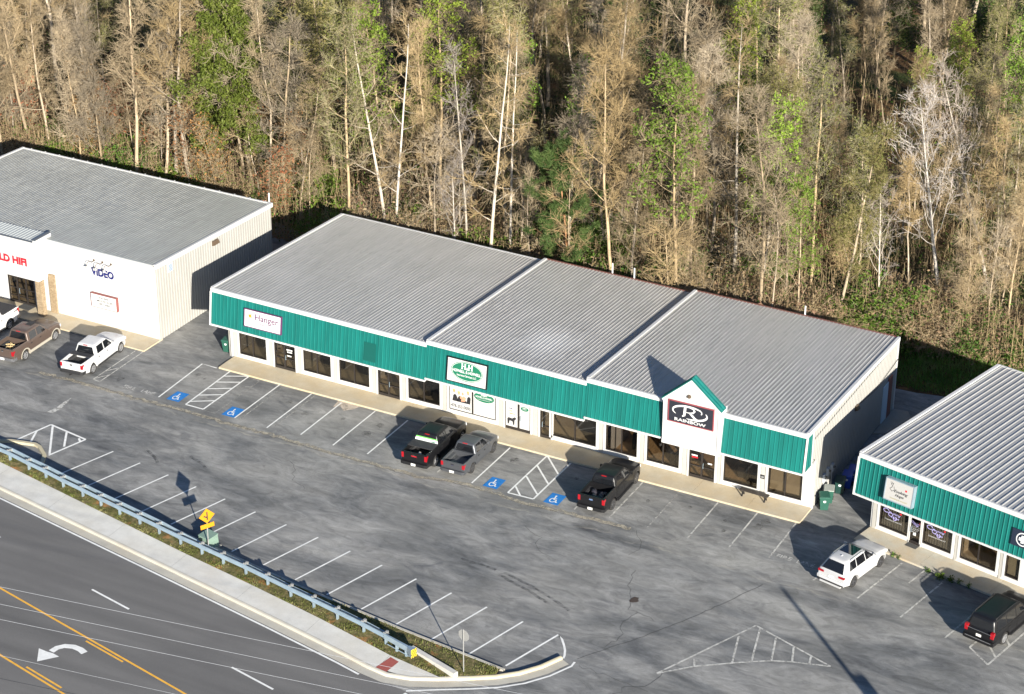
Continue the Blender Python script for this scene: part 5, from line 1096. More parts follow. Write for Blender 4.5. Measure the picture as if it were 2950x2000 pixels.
# guardrail: two beams on posts, striped end terminal
gp = [(-60,-9.4),(-30,-13.6),(-5.7,-17.95),(-3.68,-18.2),(-1.76,-18.6),(-.11,-18.9),(1.62,-19.28),(3.48,-19.62),(5.2,-19.97),(6.92,-20.28),(8.75,-20.62),(10.5,-20.95),(12.39,-21.31),(14.2,-21.6),(16.0,-21.9),(17.86,-22.2),(19.69,-22.56),(21.58,-22.93),(23.42,-23.27),(25.28,-23.62),(27.33,-24.02),(29.07,-24.43),(31.35,-25.0)]
gdl = thing('guardrail', 'long galvanised guardrail on steel posts between pavement and car park', 'guardrail', (0,0,0))
prof = [(0,.50),(-.045,.53),(-.075,.57),(-.075,.60),(-.02,.635),(-.02,.675),(-.075,.71),(-.075,.74),(-.045,.78),(0,.81)]
def beam(pl, dy, dz, name):
    b = MB(); rows = []
    o1 = offset(pl, -dy)
    for i in range(len(pl)):
        a = Vector(pl[max(i-1,0)]); c = Vector(pl[min(i+1,len(pl)-1)]); t_ = (c-a).normalized(); n = Vector((t_.y,-t_.x))
        rows.append([(o1[i][0]+n.x*(-px), o1[i][1]+n.y*(-px), z+.15+(dz(i) if callable(dz) else dz)) for px, z in prof])
    b.grid(rows); b.grid([list(reversed([(x-.0,y+.006,z) for x,y,z in r])) for r in rows]); return b.build(name, M_galv, gdl, smooth=60)
beam(gp[:-1], 0, 0, 'beam'); beam(gp[:-1], .44, lambda i: 0 if i < 12 else -.10*min(2.2, (i-11)), 'rear_beam')  # rear beam shaped to drop along the right so it lies in shade
for i in range(1, len(gp)-1):
    x, y = gp[i]; b = MB(); b.box(x-.05,x+.05,y+.09,y+.25,.0,.86); b.build('post', M_galv, gdl)
    b = MB(); b.box(x-.08,x+.08,y+.012,y+.10,.6,1.02); b.box(x-.07,x+.07,y+.25,y+.38,.62,.97); b.build('blockout', M_post, gdl)
b = MB(); a = Vector((29.07,-24.43)); c = Vector((31.5,-25.02)); tt = (c-a).normalized(); n = Vector((-tt.y,tt.x))
def hx(p, q, w0, w1, z0, z1, z2, z3): return [(p.x-n.x*w0,p.y-n.y*w0,z0),(q.x-n.x*w1,q.y-n.y*w1,z2),(q.x+n.x*w1,q.y+n.y*w1,z2),(p.x+n.x*w0,p.y+n.y*w0,z0)], [(p.x-n.x*w0,p.y-n.y*w0,z1),(q.x-n.x*w1,q.y-n.y*w1,z3),(q.x+n.x*w1,q.y+n.y*w1,z3),(p.x+n.x*w0,p.y+n.y*w0,z1)]
b.hexa(*hx(a, a+tt*1.9, .05, .07, .66, .97, .62, .97)); b.hexa(*hx(a+tt*1.9, a+tt*2.35, .08, .22, .58, .98, .45, 1.0)); term = b.build('end_terminal', M_galv, gdl)
for k in (.95,1.7): b = MB(); p = a+tt*k; b.box(p.x-.07,p.x+.07,p.y+.02,p.y+.16,0,.7); b.build('post', M_galv, gdl)
b = MB(); b.tube([(a.x+.2,a.y-.02,.32),(a.x+1.9,a.y-.43,.3)], .03, 6); b.build('strut', M_galv, gdl)
e = a+tt*2.36; Me = Matrix((( n.x,0,tt.x,e.x),(n.y,0,tt.y,e.y),(0,1,0,.45),(0,0,0,1)))
b = MB(); b.add([(-.22,0,0),(.22,0,0),(.22,.55,0),(-.22,.55,0)], [(0,1,2,3)], Me); ep = b.build('end_plate', mat('hazard_yellow', (.85,.55,.02), .45), term)
b = MB()
for k in range(5):
    o = -.40+k*.19; P = []
    # diagonal stripes clipped to the plate
    for x, y in ((o,0),(o+.09,0),(o+.09+.42,.55),(o+.42,.55)): P.append((max(-.22,min(.22,x)), y if -.22 <= x <= .22 else max(0,min(.55,(max(-.22,min(.22,x))-(o if x in (o,o+.42) else o+.09))/.42*.55)), .004))
    b.add(P, [(0,1,2,3)], Me)
b.build('hazard_stripe', M_ink, ep)
# low concrete wall end beyond the rail
b = MB(); p0, p1 = Vector((30.6,-24.0)), Vector((34.2,-25.2)); d_ = (p1-p0).normalized(); nn = Vector((-d_.y,d_.x))*.15
b.hexa([(p0.x-nn.x,p0.y-nn.y,.1),(p1.x-nn.x,p1.y-nn.y,.1),(p1.x+nn.x,p1.y+nn.y,.1),(p0.x+nn.x,p0.y+nn.y,.1)], [(p0.x-nn.x,p0.y-nn.y,.33),(p1.x-nn.x,p1.y-nn.y,.48),(p1.x+nn.x,p1.y+nn.y,.48),(p0.x+nn.x,p0.y+nn.y,.33)])
tag(b.build('concrete_wall', M_walk), 'low pale concrete wall end on the verge beyond the striped rail end', 'wall')
# warning sign: yellow diamond with plate, facing the road
t = thing('road_sign', 'yellow diamond warning sign with a side road symbol beside the guardrail', 'sign', (14.5,-21.14,.15), R(58))
b = MB(); b.tube([(0,0,0),(0,0,3.15)], .035, 8); b.build('post', M_post, t)
FX = Matrix.Translation((0,-.045,2.68))@Matrix.Rotation(R(2),4,'Z')@RX
b = MB(); k = .52; b.add([(0,-k,-.01),(k,0,-.01),(0,k,-.01),(-k,0,-.01),(0,-k,.01),(k,0,.01),(0,k,.01),(-k,0,.01)], [(3,2,1,0),(4,5,6,7)]+[(i,(i+1)%4,(i+1)%4+4,i+4) for i in range(4)], FX); pn = b.build('panel', M_signy, t)
b = MB(); z = .014
for (x0,y0,x1,y1) in ((.02,-.28,.02,.28),(.02,-.12,-.2,.02)):
    dd_ = Vector((x1-x0,y1-y0,0)).normalized(); nn_ = Vector((-dd_.y,dd_.x,0))*.042; P0 = Vector((x0,y0,z)); P1 = Vector((x1,y1,z)); z += .002; b.add([P0-nn_,P1-nn_,P1+nn_,P0+nn_], [(3,2,1,0)] if False else [(0,1,2,3)], FX)
b.build('symbol', M_ink, pn)
b = MB(); b.box(-.45,.45,-.15,.15,-.01,.01, Matrix.Translation((0,-.045,1.98))@Matrix.Rotation(R(2),4,'Z')@RX@Matrix.Rotation(R(3),4,'Z')); b.build('lower_plate', M_signy, t)
# back of a stop sign
t = thing('stop_sign', 'bare metal back of a stop sign on a thin post at the drive entrance', 'sign', (34.3,-24.5,.15), R(-7))
b = MB(); b.tube([(0,0,0),(0,0,2.85)], .032, 8); b.build('post', M_post, t)
b = MB(); pts8 = [(.38*math.cos(R(22.5+45*i)), .38*math.sin(R(22.5+45*i))) for i in range(8)]; b.prism(pts8, -.008, .008, Matrix.Translation((0,.045,2.42))@RX); pn = b.build('panel', M_post, t)
b = MB(); b.add([(x*.96,y*.96,0) for x,y in pts8], [tuple(reversed(range(8)))], Matrix.Translation((0,.0545,2.42))@RX); b.build('red_face', M_red, pn)
# utility cabinet
t = thing('utility_cabinet', 'pale green metal utility cabinet behind the warning sign', 'cabinet', (13.9,-20.35,.1), R(-12))
b = MB(); b.hexa([(-.5,-.42,0),(.5,-.42,0),(.5,.42,0),(-.5,.42,0)], [(-.44,-.36,.72),(.44,-.36,.72),(.44,.40,.80),(-.44,.40,.80)]); b.build('housing', M_ubox, t)
b = MB(); b.hexa([(-.47,-.40,.722),(.47,-.40,.722),(.47,.44,.802),(-.47,.44,.802)], [(-.46,-.39,.76),(.46,-.39,.76),(.46,.43,.84),(-.46,.43,.84)]); b.build('lid', M_ubox, t)
b = MB(); b.box(-.6,.6,-.52,.52,-.1,.03); b.build('plinth', M_slab, t)
# utility pole outside the frame whose long shadow falls across the lot, with its wires over the road
PX, PY = 45.9+.722*37.0, -7.0-.692*37.0
t = thing('utility_pole', 'tall wooden utility pole beyond the right edge casting the long shadow', 'utility pole', (PX,PY,0))
b = MB(); b.tube([(0,0,0),(0,0,11.0)], [.19,.12], 10); b.build('pole', mat('pole_wood', (.14,.10,.07), .9, var=.2), t)
b = MB(); b.lathe([(0,-.5),(.30,-.5),(.31,.45),(.1,.52),(0,.52)], 14, Matrix.Translation((.25,.30,7.6))@Matrix.Rotation(math.pi/2,4,'X')); b.build('transformer', M_grey2, t)
b = MB(); b.tube([(.55,.35,0.2),(.55,.35,7.0)], .05, 6); b.build('riser_pipe', M_grey2, t)
M_wire = mat('pale_cable', (.34,.35,.37), .4)
for i, ((x0,y0),(x1,y1)) in enumerate((((15.61,-40.36),(31.23,-37.79)),((16.69,-41.62),(32.1,-39.08)),((17.62,-42.71),(32.81,-40.12)),((20.05,-45.13),(29.16,-43.68)))):
    dx, dy = (x1-x0)/20, (y1-y0)/20; s0, s1 = -75, 55; b = MB()
    b.tube([(x0+dx*s, y0+dy*s, 9.0+.00006*(s-10)**2) for s in range(s0, s1, 5)], .009 if i < 3 else .007, 5)
    tag(b.build('overhead_wire', M_wire), ('topmost pale overhead wire crossing above the road','second pale overhead wire from the top crossing above the road','third pale overhead wire from the top, over the turn lane','lowest thin pale overhead wire at the bottom left of the road')[i], 'wire', 'overhead wires')
b = MB(); b.tube([(21.09-3.59*4,-46.8-.65*4,9.1),(24.68+3.59*6,-46.15+.65*6,9.1)], .010, 5); tag(b.build('overhead_wire', M_black), 'dark overhead wire crossing the bottom left corner', 'wire', 'overhead wires')
# pothole patch and loose litter
b = MB(); rn = random.Random(2); b.add([(39.48+.28*math.cos(R(30*i))*rn.uniform(.7,1.1), -13.15+.42*math.sin(R(30*i))*rn.uniform(.6,1.1), .012) for i in range(12)], [tuple(range(12))]); b.build('patch', mat('patch_brown', (.05,.035,.028), .9), lot)
# ------------------------------------------------------------------ the wood behind the shops
def mesh_np(name, V_, F_, m, nv=4, smooth=False):
    me = bpy.data.meshes.new(name); V_ = np.asarray(V_, np.float32); F_ = np.asarray(F_, np.int32); n = len(F_)
    me.vertices.add(len(V_)); me.vertices.foreach_set('co', V_.ravel()); me.loops.add(n*nv); me.loops.foreach_set('vertex_index', F_.ravel())
    me.polygons.add(n); me.polygons.foreach_set('loop_start', np.arange(0, n*nv, nv, dtype=np.int32))
    if smooth: me.polygons.foreach_set('use_smooth', np.ones(n, bool))
    me.materials.append(m); me.update(calc_edges=True); return me
def tubes_np(segs):
    """segs: array (n,8) ax ay az bx by bz ra rb -> verts, quads (thin tapering 4 or 3 sided twigs)"""
    S = np.asarray(segs, np.float64); Vs = []; Fs = []; o = 0
    big = S[:,6] > .05
    for sel, k in ((big, 7), (~big, 3)):
        s = S[sel]; n = len(s)
        if not n: continue
        a, b = s[:,0:3], s[:,3:6]; d = b-a; d /= np.linalg.norm(d, axis=1)[:,None]+1e-9
        ref = np.where(np.abs(d[:,2:3]) > .9, np.array([[1.,0,0]]), np.array([[0,0,1.]])); u = np.cross(d, ref); u /= np.linalg.norm(u, axis=1)[:,None]+1e-9; w = np.cross(d, u)
        t = 2*np.pi*np.arange(k)/k; c = np.cos(t)[None,:,None]; q = np.sin(t)[None,:,None]
        off = u[:,None,:]*c + w[:,None,:]*q
        A = a[:,None,:]+off*s[:,6][:,None,None]; B = b[:,None,:]+off*s[:,7][:,None,None]
        v = np.concatenate([A, B], axis=1).reshape(-1, 3); base = (np.arange(n)*2*k)[:,None]+o
        j = np.arange(k); f = np.stack([base+j, base+(j+1)%k, base+k+(j+1)%k, base+k+j], axis=2).reshape(-1, 4)
        Vs.append(v); Fs.append(f); o += len(v)
    return np.concatenate(Vs), np.concatenate(Fs)
def leaves_np(P, size, rng, n_each=1, jit=.25, flat=0.0):
    P = np.repeat(np.asarray(P, np.float64), n_each, axis=0); n = len(P); P = P+rng.normal(0, jit, (n,3))
    u = rng.normal(size=(n,3)); u[:,2] *= (1-flat); u /= np.linalg.norm(u, axis=1)[:,None]; r = rng.normal(size=(n,3)); w = np.cross(u, r); w /= np.linalg.norm(w, axis=1)[:,None]
    s = (size*rng.uniform(.6,1.4,n))[:,None]
    v = np.stack([P-u*s, P+w*s*.45, P+u*s, P-w*s*.45], axis=1).reshape(-1, 3); f = np.arange(n*4).reshape(-1, 4); return v, f
def unit(v): return v/(np.linalg.norm(v)+1e-9)
def skeleton(rng, h, r0, cb=.35, nl=20, spread=3.2, up=(25,55), subs=6, twigs=6, droop=0.0, tw=(.5,1.2), lean=(0,0), fork=False, wob=.12, tr=.012):
    T = []; Q = []; tips = []
    n = 12; pts = [np.array([0,0,-.2])]; d = np.array([lean[0], lean[1], 1.0])
    for i in range(n): d = d+np.array([rng.normal(0,wob*.35), rng.normal(0,wob*.35), 0]); pts.append(pts[-1]+unit(d)*h/n); d = d*.9+np.array([lean[0],lean[1],1])*.1
    pts = np.array(pts); rad = lambda t: r0*.68*(1-t)**.75*.9+.02+r0*.2*math.exp(-t*22)
    for i in range(n): T.append((*pts[i], *pts[i+1], rad(i/n), rad((i+1)/n)))
    az = rng.uniform(0,6.28)
    def at(t): k = min(int(t*n), n-1); f = t*n-k; return pts[k]*(1-f)+pts[k+1]*f
    def limb(p, dirv, length, r, nseg=5, curve=.10):
        out = [p]; dd = unit(dirv)
        for i in range(nseg): dd = unit(dd+np.array([0,0,curve-droop*(i/nseg)])+rng.normal(0,.13,3)); out.append(out[-1]+dd*length/nseg)
        return out
    for i in range(nl):
        t = cb+(1-cb)*((i+rng.uniform(0,1))/nl); p = at(min(t,.985)); az += 2.4+rng.normal(0,.4)
        e = R(rng.uniform(*up)); ln = spread*(1-.72*((t-cb)/(1-cb))**1.3)*rng.uniform(.55,1.2)
        dv = np.array([math.cos(az)*math.cos(e), math.sin(az)*math.cos(e), math.sin(e)]); r = max(.018, rad(t)*.42*rng.uniform(.7,1.1))
        L = limb(p, dv, ln, r)
        for j in range(5): T.append((*L[j], *L[j+1], r*(1-j*.17), r*(1-(j+1)*.17)))
        for s in range(subs):
            f = rng.uniform(.25,1.0)*5; k = min(int(f), 4); q = L[k]+(L[k+1]-L[k])*(f-k); base = unit(L[k+1]-L[k])
            sd = unit(base+rng.normal(0,.75,3)+np.array([0,0,.15-droop])); sl = ln*.38*rng.uniform(.6,1.2)*(1.15-.1*f)
            SL = limb(q, sd, sl, 0, 3, .06); sr = max(tr*1.4, r*.35)
            for j in range(3): Q.append((*SL[j], *SL[j+1], sr*(1-j*.22), sr*(1-(j+1)*.22)))
            for w in range(twigs):
                g = rng.uniform(.1,1.0)*3; k2 = min(int(g), 2); z = SL[k2]+(SL[k2+1]-SL[k2])*(g-k2)
                td = unit(unit(SL[k2+1]-SL[k2])+rng.normal(0,.7,3)+np.array([0,0,.12-droop*1.4])); tl = rng.uniform(*tw)
                m1 = z+td*tl*.5; m2 = m1+unit(td+rng.normal(0,.35,3)+np.array([0,0,-droop]))*tl*.5; m3 = m1+unit(td+rng.normal(0,.8,3))*tl*.4
                Q += [(*z,*m1,tr,tr*.8), (*m1,*m2,tr*.8,tr*.5), (*m1,*m3,tr*.7,tr*.45)]; tips += [m2, m3]
    return np.array(T), np.array(Q), np.array(tips)
def bark(name, c1, c2):
    m = bpy.data.materials.new(name); m.use_nodes = True; nt = m.node_tree; b = nt.nodes['Principled BSDF']; v = mapped(nt, (3,3,.7))
    oi = nt.nodes.new('ShaderNodeObjectInfo'); c = ramp(nt, noise(nt, v, 2.0, 6, .7), [(.3, c1), (.7, c2)])
    hs = node(nt, 'HueSaturation'); mr = node(nt, 'MapRange'); mr.inputs[3].default_value = .7; mr.inputs[4].default_value = 1.3; nt.links.new(oi.outputs['Random'], mr.inputs[0]); nt.links.new(mr.outputs[0], hs.inputs['Value']); nt.links.new(c, hs.inputs['Color']); m4 = node(nt, 'Math', operation='MULTIPLY'); m4.inputs[1].default_value = 7.31; nt.links.new(oi.outputs['Random'], m4.inputs[0]); fr_ = node(nt, 'Math', operation='FRACT'); nt.links.new(m4.outputs[0], fr_.inputs[0]); m5 = node(nt, 'MapRange'); m5.inputs[3].default_value = .8; m5.inputs[4].default_value = 1.3; nt.links.new(fr_.outputs[0], m5.inputs[0]); nt.links.new(m5.outputs[0], hs.inputs['Saturation'])
    nt.links.new(hs.outputs[0], b.inputs['Base Color']); b.inputs['Roughness'].default_value = .9; b.inputs['Specular IOR Level'].default_value = .1
    return m
def leafmat(name, c1, c2, c3, scale=1.2):
    m = bpy.data.materials.new(name); m.use_nodes = True; nt = m.node_tree; b = nt.nodes['Principled BSDF']; v = mapped(nt)
    c = ramp(nt, noise(nt, v, scale, 3, .8), [(.32, c1), (.5, c2), (.68, c3)])
    nt.links.new(c, b.inputs['Base Color']); b.inputs['Roughness'].default_value = .6; b.inputs['Specular IOR Level'].default_value = .2
    oi = nt.nodes.new('ShaderNodeObjectInfo'); hs = node(nt, 'HueSaturation'); mr = node(nt, 'MapRange'); mr.inputs[3].default_value = .475; mr.inputs[4].default_value = .515; nt.links.new(oi.outputs['Random'], mr.inputs[0]); nt.links.new(mr.outputs[0], hs.inputs['Hue']); m4 = node(nt, 'Math', operation='MULTIPLY'); m4.inputs[1].default_value = 5.7; nt.links.new(oi.outputs['Random'], m4.inputs[0]); f4 = node(nt, 'Math', operation='FRACT'); nt.links.new(m4.outputs[0], f4.inputs[0]); m5 = node(nt, 'MapRange'); m5.inputs[3].default_value = .7; m5.inputs[4].default_value = 1.2; nt.links.new(f4.outputs[0], m5.inputs[0]); nt.links.new(m5.outputs[0], hs.inputs['Value']); nt.links.new(c, hs.inputs['Color']); c = hs.outputs[0]; nt.links.new(c, b.inputs['Base Color'])
    tl = nt.nodes.new('ShaderNodeBsdfTranslucent'); nt.links.new(c, tl.inputs[0]); mx = nt.nodes.new('ShaderNodeMixShader'); mx.inputs[0].default_value = .3
    nt.links.new(b.outputs[0], mx.inputs[1]); nt.links.new(tl.outputs[0], mx.inputs[2]); nt.links.new(mx.outputs[0], nt.nodes['Material Output'].inputs[0]); return m
B_tan = bark('tan_bark', (.22,.17,.115), (.44,.36,.26)); B_pale = bark('pale_bark', (.32,.28,.23), (.54,.49,.42)); B_twig = bark('twig_bark', (.195,.15,.095), (.43,.345,.225)); B_twigp = bark('pale_twig_bark', (.26,.22,.19), (.46,.41,.36))
B_twigo = bark('olive_twig_bark', (.17,.15,.075), (.36,.32,.17))
L_fresh = leafmat('fresh_leaf', (.11,.17,.018), (.20,.29,.035), (.30,.39,.075)); L_olive = leafmat('olive_leaf', (.08,.10,.02), (.17,.18,.045), (.27,.26,.09)); L_dark = leafmat('evergreen_leaf', (.028,.05,.012), (.065,.10,.024), (.12,.16,.045))
L_pine = leafmat('pine_needle', (.035,.075,.02), (.08,.145,.04), (.15,.23,.07)); L_cedar = leafmat('cedar_spray', (.06,.085,.012), (.12,.155,.025), (.21,.24,.055)); L_ivy = leafmat('ivy_leaf', (.03,.07,.01), (.08,.15,.02), (.16,.25,.04))
L_litter = leafmat('dry_leaf', (.12,.05,.02), (.30,.135,.05), (.42,.22,.09)); L_tan = leafmat('dry_vine', (.14,.09,.05), (.26,.18,.10), (.38,.28,.17))
PROTO = {}
def proto(key, name, label, cat, group, parts):
    t = thing(name, label, cat, (0,0,0), 0, group); t['proto'] = 1
    for pn, me in parts:
        o = bpy.data.objects.new(pn, me); C.objects.link(o); o.parent = t
    PROTO.setdefault(key, []).append([t, 0, label, group])
def tree_proto(key, name, label, group, seed, bk, tk, lf=None, lsize=.12, leach=1, clump=1.0, jit_=.22, **k):
    rng = np.random.default_rng(seed); T, Q, tips = skeleton(rng, **k)
    v, f = tubes_np(T); parts = [('trunk', mesh_np('trunk', v, f, bk, smooth=True))]
    v, f = tubes_np(Q)
    if lf is None: parts.append(('crown', mesh_np('crown', v, f, tk)))
    else:
        me = mesh_np('branches', v, f, tk); parts.append(('branches', me)); v2, f2 = leaves_np(tips[rng.uniform(size=len(tips)) < clump], lsize, rng, leach, jit_); parts.append(('crown', mesh_np('crown', v2, f2, lf)))
    proto(key, name, label, 'tree', group, parts)
GB = 'bare trees of the wood'
LB = 'bare brown twiggy tree standing in the wood behind the shops'
for s, kw in enumerate((dict(h=21,r0=.26,spread=4.6,cb=.32,nl=24,up=(20,60)),dict(h=13,r0=.11,spread=2.4,cb=.12,nl=24,up=(30,65)),dict(h=17,r0=.14,spread=2.4,cb=.5,nl=14,wob=.22),dict(h=17,r0=.19,spread=3.3,cb=.3),dict(h=19,r0=.22,spread=3.8,cb=.38,nl=22),dict(h=15,r0=.15,spread=2.7,cb=.25),dict(h=18,r0=.2,spread=3.0,cb=.3,up=(35,65)),dict(h=16,r0=.16,spread=3.6,cb=.2,up=(10,45),droop=.12))):
    tree_proto('bare', 'bare_tree', LB, GB, 10+s, B_tan, B_twig, subs=8, twigs=8, tr=.0135, **kw)
LP = 'pale barked bare tree with white limbs in the wood behind the shops'
for s, kw in enumerate((dict(h=20,r0=.20,spread=3.2,cb=.25,nl=18,up=(0,40)),dict(h=18,r0=.17,spread=3.6,cb=.3,nl=16,up=(20,55)),dict(h=18,r0=.24,spread=6.0,cb=.30,nl=22,up=(35,62)))):
    tree_proto('pale', 'pale_tree', LP, 'pale bare trees of the wood', 30+s, B_pale, B_twig if s == 0 else B_twigp, subs=6, twigs=4, tr=.016, wob=.05, **kw)
LL = 'slim tree hung with fresh bright green spring leaves in the wood'
for s, kw in enumerate((dict(h=17,r0=.16,spread=2.8,cb=.35),dict(h=19,r0=.18,spread=3.2,cb=.45),dict(h=14,r0=.13,spread=2.6,cb=.3))):
    tree_proto('leafy', 'leafing_tree', LL, 'leafing trees of the wood', 50+s, B_tan, B_twig, L_fresh, .11, 7, .42, .13, subs=6, twigs=6, tr=.013, **kw)
LO = 'olive brown tree just coming into bud in the wood behind the shops'
for s, kw in enumerate((dict(h=17,r0=.16,spread=3.0,cb=.25),dict(h=15,r0=.15,spread=3.2,cb=.2,droop=.1),dict(h=18,r0=.18,spread=3.2,cb=.3))):
    tree_proto('bud', 'budding_tree', LO, 'budding trees of the wood', 70+s, B_tan, B_twigo, L_olive, .085, 2, .6, .12, subs=7, twigs=7, tr=.014, **kw)
LD = 'dense dark evergreen tree filling the gaps of the wood'
for s, kw in enumerate((dict(h=10,r0=.13,spread=2.4,cb=.08,nl=24),dict(h=13,r0=.15,spread=2.6,cb=.12,nl=24))):
    tree_proto('dark', 'evergreen_tree', LD, 'evergreen trees of the wood', 90+s, B_tan, B_twigo, L_dark, .13, 3, subs=6, twigs=5, tr=.012, **kw)
tree_proto('cedar', 'cedar_tree', 'drooping yellow green cedar rising behind the white shop roof', 'cedar trees', 95, B_tan, B_twigo, L_cedar, .15, 10, h=19, r0=.2, spread=5.2, cb=.22, nl=34, subs=8, twigs=6, tr=.012, up=(5,35), droop=.22)
LS = 'thin sapling with a wispy crown at the edge of the wood'
for s, kw in enumerate((dict(h=8,r0=.06,spread=1.7,cb=.3,nl=14),dict(h=10,r0=.075,spread=1.9,cb=.35,nl=14),dict(h=7,r0=.05,spread=2.0,cb=.15,nl=16,droop=.1))):
    tree_proto('sapling', 'sapling', LS, 'saplings of the wood', 110+s, B_tan, B_twig, subs=5, twigs=5, tr=.011, **kw)
for s, kw in enumerate((dict(h=6,r0=.05,spread=1.9,cb=.12,nl=16),dict(h=8,r0=.06,spread=2.1,cb=.15,nl=18))):
    tree_proto('beech', 'beech_sapling', 'young tree still hung with orange brown dead leaves at the edge of the wood', 'brown leaved saplings of the wood', 160+s, B_tan, B_twig, L_litter, .10, 1, subs=5, twigs=4, tr=.010, **kw)
def pine(seed, h):
    rng = np.random.default_rng(seed); T, Q, tips = skeleton(rng, h=h, r0=.19, cb=.22, nl=24, spread=4.3, up=(0,35), subs=6, twigs=3, tr=.016, tw=(.3,.6))
    parts = []; v, f = tubes_np(T); parts.append(('trunk', mesh_np('trunk', v, f, bark('pine_bark', (.20,.11,.07), (.36,.23,.15)), smooth=True)))
    P = tips[rng.uniform(size=len(tips)) < .95]; n = 38; n0 = len(P); P2 = np.repeat(P, n, axis=0); d = rng.normal(size=(len(P2),3)); d[:,2] = np.abs(d[:,2])*.7+.1; d /= np.linalg.norm(d, axis=1)[:,None]
    r = rng.normal(size=(len(P2),3)); w = np.cross(d, r); w /= np.linalg.norm(w, axis=1)[:,None]; ln = rng.uniform(.22,.42,len(P2))[:,None]; a = P2+rng.normal(0,.10,(len(P2),3))
    v = np.stack([a-w*.016, a+d*ln*.6-w*.018, a+d*ln, a+w*.016], axis=1).reshape(-1,3); f = np.arange(len(P2)*4).reshape(-1,4)
    v3, f3 = tubes_np(Q); parts.append(('branches', mesh_np('branches', v3, f3, B_twig))); parts.append(('crown', mesh_np('crown', v, f, L_pine)))
    proto('pine', 'pine_tree', 'bushy green pine standing right behind the middle shop roof', 'tree', 'pine trees', parts)
pine(120, 12.5)
def thicket(key, name, label, group, seed, rad, hh, ns, leaf, lm, tm, lsize=.11):
    rng = np.random.default_rng(seed); Q = []; tips = []
    for i in range(ns):
        a = rng.uniform(0,6.28); r = rad*math.sqrt(rng.uniform(0,1))*.75; p = np.array([r*math.cos(a), r*math.sin(a), 0]); d = unit(np.array([rng.normal(0,.35),rng.normal(0,.35),1])); L = hh*rng.uniform(.5,1.1)*(1-.4*r/rad); k = 6; rr = rng.uniform(.012,.022)
        for j in range(k):
            q = p+d*L/k; Q.append((*p,*q,rr*(1-j/k*.6),rr*(1-(j+1)/k*.6)))
            for t_ in range(2):
                e = unit(d+rng.normal(0,.8,3)); m = q+e*rng.uniform(.25,.7); Q.append((*q,*m,.010,.006)); tips.append(m)
                if rng.uniform() < .6: m2 = m+unit(e+rng.normal(0,.8,3)-np.array([0,0,.5]))*rng.uniform(.2,.5); Q.append((*m,*m2,.007,.005)); tips.append(m2)
            p = q; d = unit(d+rng.normal(0,.28,3)+np.array([math.cos(a)*.1,math.sin(a)*.1,-.16 if j > 2 else 0]))
    tips = np.array(tips); v, f = tubes_np(np.array(Q)); parts = [('stems', mesh_np('stems', v, f, tm))]
    if leaf: v, f = leaves_np(tips, lsize, rng, leaf, .16); parts.append(('foliage', mesh_np('foliage', v, f, lm)))
    proto(key, name, label, 'shrub', group, parts)
for s in range(3): thicket('tangle', 'vine_thicket', 'tangled tan vine thicket at the foot of the wood', 'vine thickets of the wood', 130+s, 1.7+.3*s, 3.0+.7*s, 90, 1, L_tan, B_twig, .09)
for s in range(2): thicket('ivy', 'ivy_shrub', 'leafy green shrub at the foot of the wood', 'green shrubs of the wood', 140+s, 1.4+.3*s, 2.8+.8*s, 50, 5, L_ivy, B_twigo, .11)
prng = random.Random(77)
def plant(key, x, y, s=1.0, var=None, lean=None, label=None, rz=None, group=True):
    L = PROTO[key]; k = prng.randrange(len(L)) if var is None else var; p = L[k]
    o = p[0] if p[1] == 0 else copy_tree(p[0]); p[1] += 1
    o.location = (x, y, -.03); w_ = s*prng.uniform(.85,1.2); o.scale = (w_, w_, s); tilt = lean or (prng.gauss(0,.045), prng.gauss(0,.045)); o.rotation_euler = (tilt[1], tilt[0], 0)
    o.rotation_mode = 'XYZ'; q = Matrix.Rotation(tilt[0],4,'Y') @ Matrix.Rotation(-tilt[1],4,'X') @ Matrix.Rotation(prng.uniform(0,6.28) if rz is None else rz,4,'Z'); o.rotation_euler = q.to_euler()
    o['label'] = label or p[2]
    if label:
        if 'group' in o: del o['group']
    else: o['group'] = p[3]
    return o
spots = []
def put(key, x, y, s=1.0, **k): spots.append((x,y)); return plant(key, x, y, s, **k)
def lx(s): return (math.atan(s), 0)
# trees one can pick out in the photograph
put('pale', -.3, 24, .95, var=0, lean=lx(-.068), label='left one of the close pair of tall pale trunks behind the clinic roof')
put('pale', .35, 24.4, .95, var=0, lean=lx(.02), label='right one of the close pair of tall pale trunks behind the clinic roof')
put('bare', 2.3, 27, 1.0, var=6, lean=lx(-.03)); put('pale', 7.4, 21.8, .5, var=2, lean=lx(-.03), label='short forked white tree right behind the clinic roof')
put('pale', 7.6, 23.2, 1.0, var=1, lean=lx(-.017)); put('pale', 10.3, 22, 1.05, var=0, lean=lx(.012), label='tall white trunk with many short level limbs behind the clinic roof end'); put('pale', 11.0, 24, 1.0, var=0, lean=lx(-.02))
put('bare', 21.3, 21.5, 1.1, var=4, lean=lx(-.015), label='tall vine-wrapped tan tree behind the middle roof, nearest its vent pipes'); put('bare', 21.2, 23.4, 1.0, var=3); put('bare', 22.8, 21.6, .95, var=5, lean=lx(-.04))
put('pine', 17.2, 21.8, 1.0, lean=lx(-.04)); spots.append((16.0,22.0))
for x, y, l in ((-39.9,24,.07),(-40.5,26,.07),(-38.2,26,-.02),(-36.4,26,.01),(-31.2,24,.05),(-28.8,24,.01),(-25.2,24,-.016),(-22.5,24,.09),(-23.8,27,-.01),(-21.8,25,.01),(-20.4,25,.07),(-14.5,26,-.1),(-12,24.6,-.04),(-10.7,25.2,-.04)): put('bare', x, y, prng.uniform(.95,1.15), lean=lx(l))
put('cedar', -15.7, 26.5, .95, lean=lx(-.03)); 
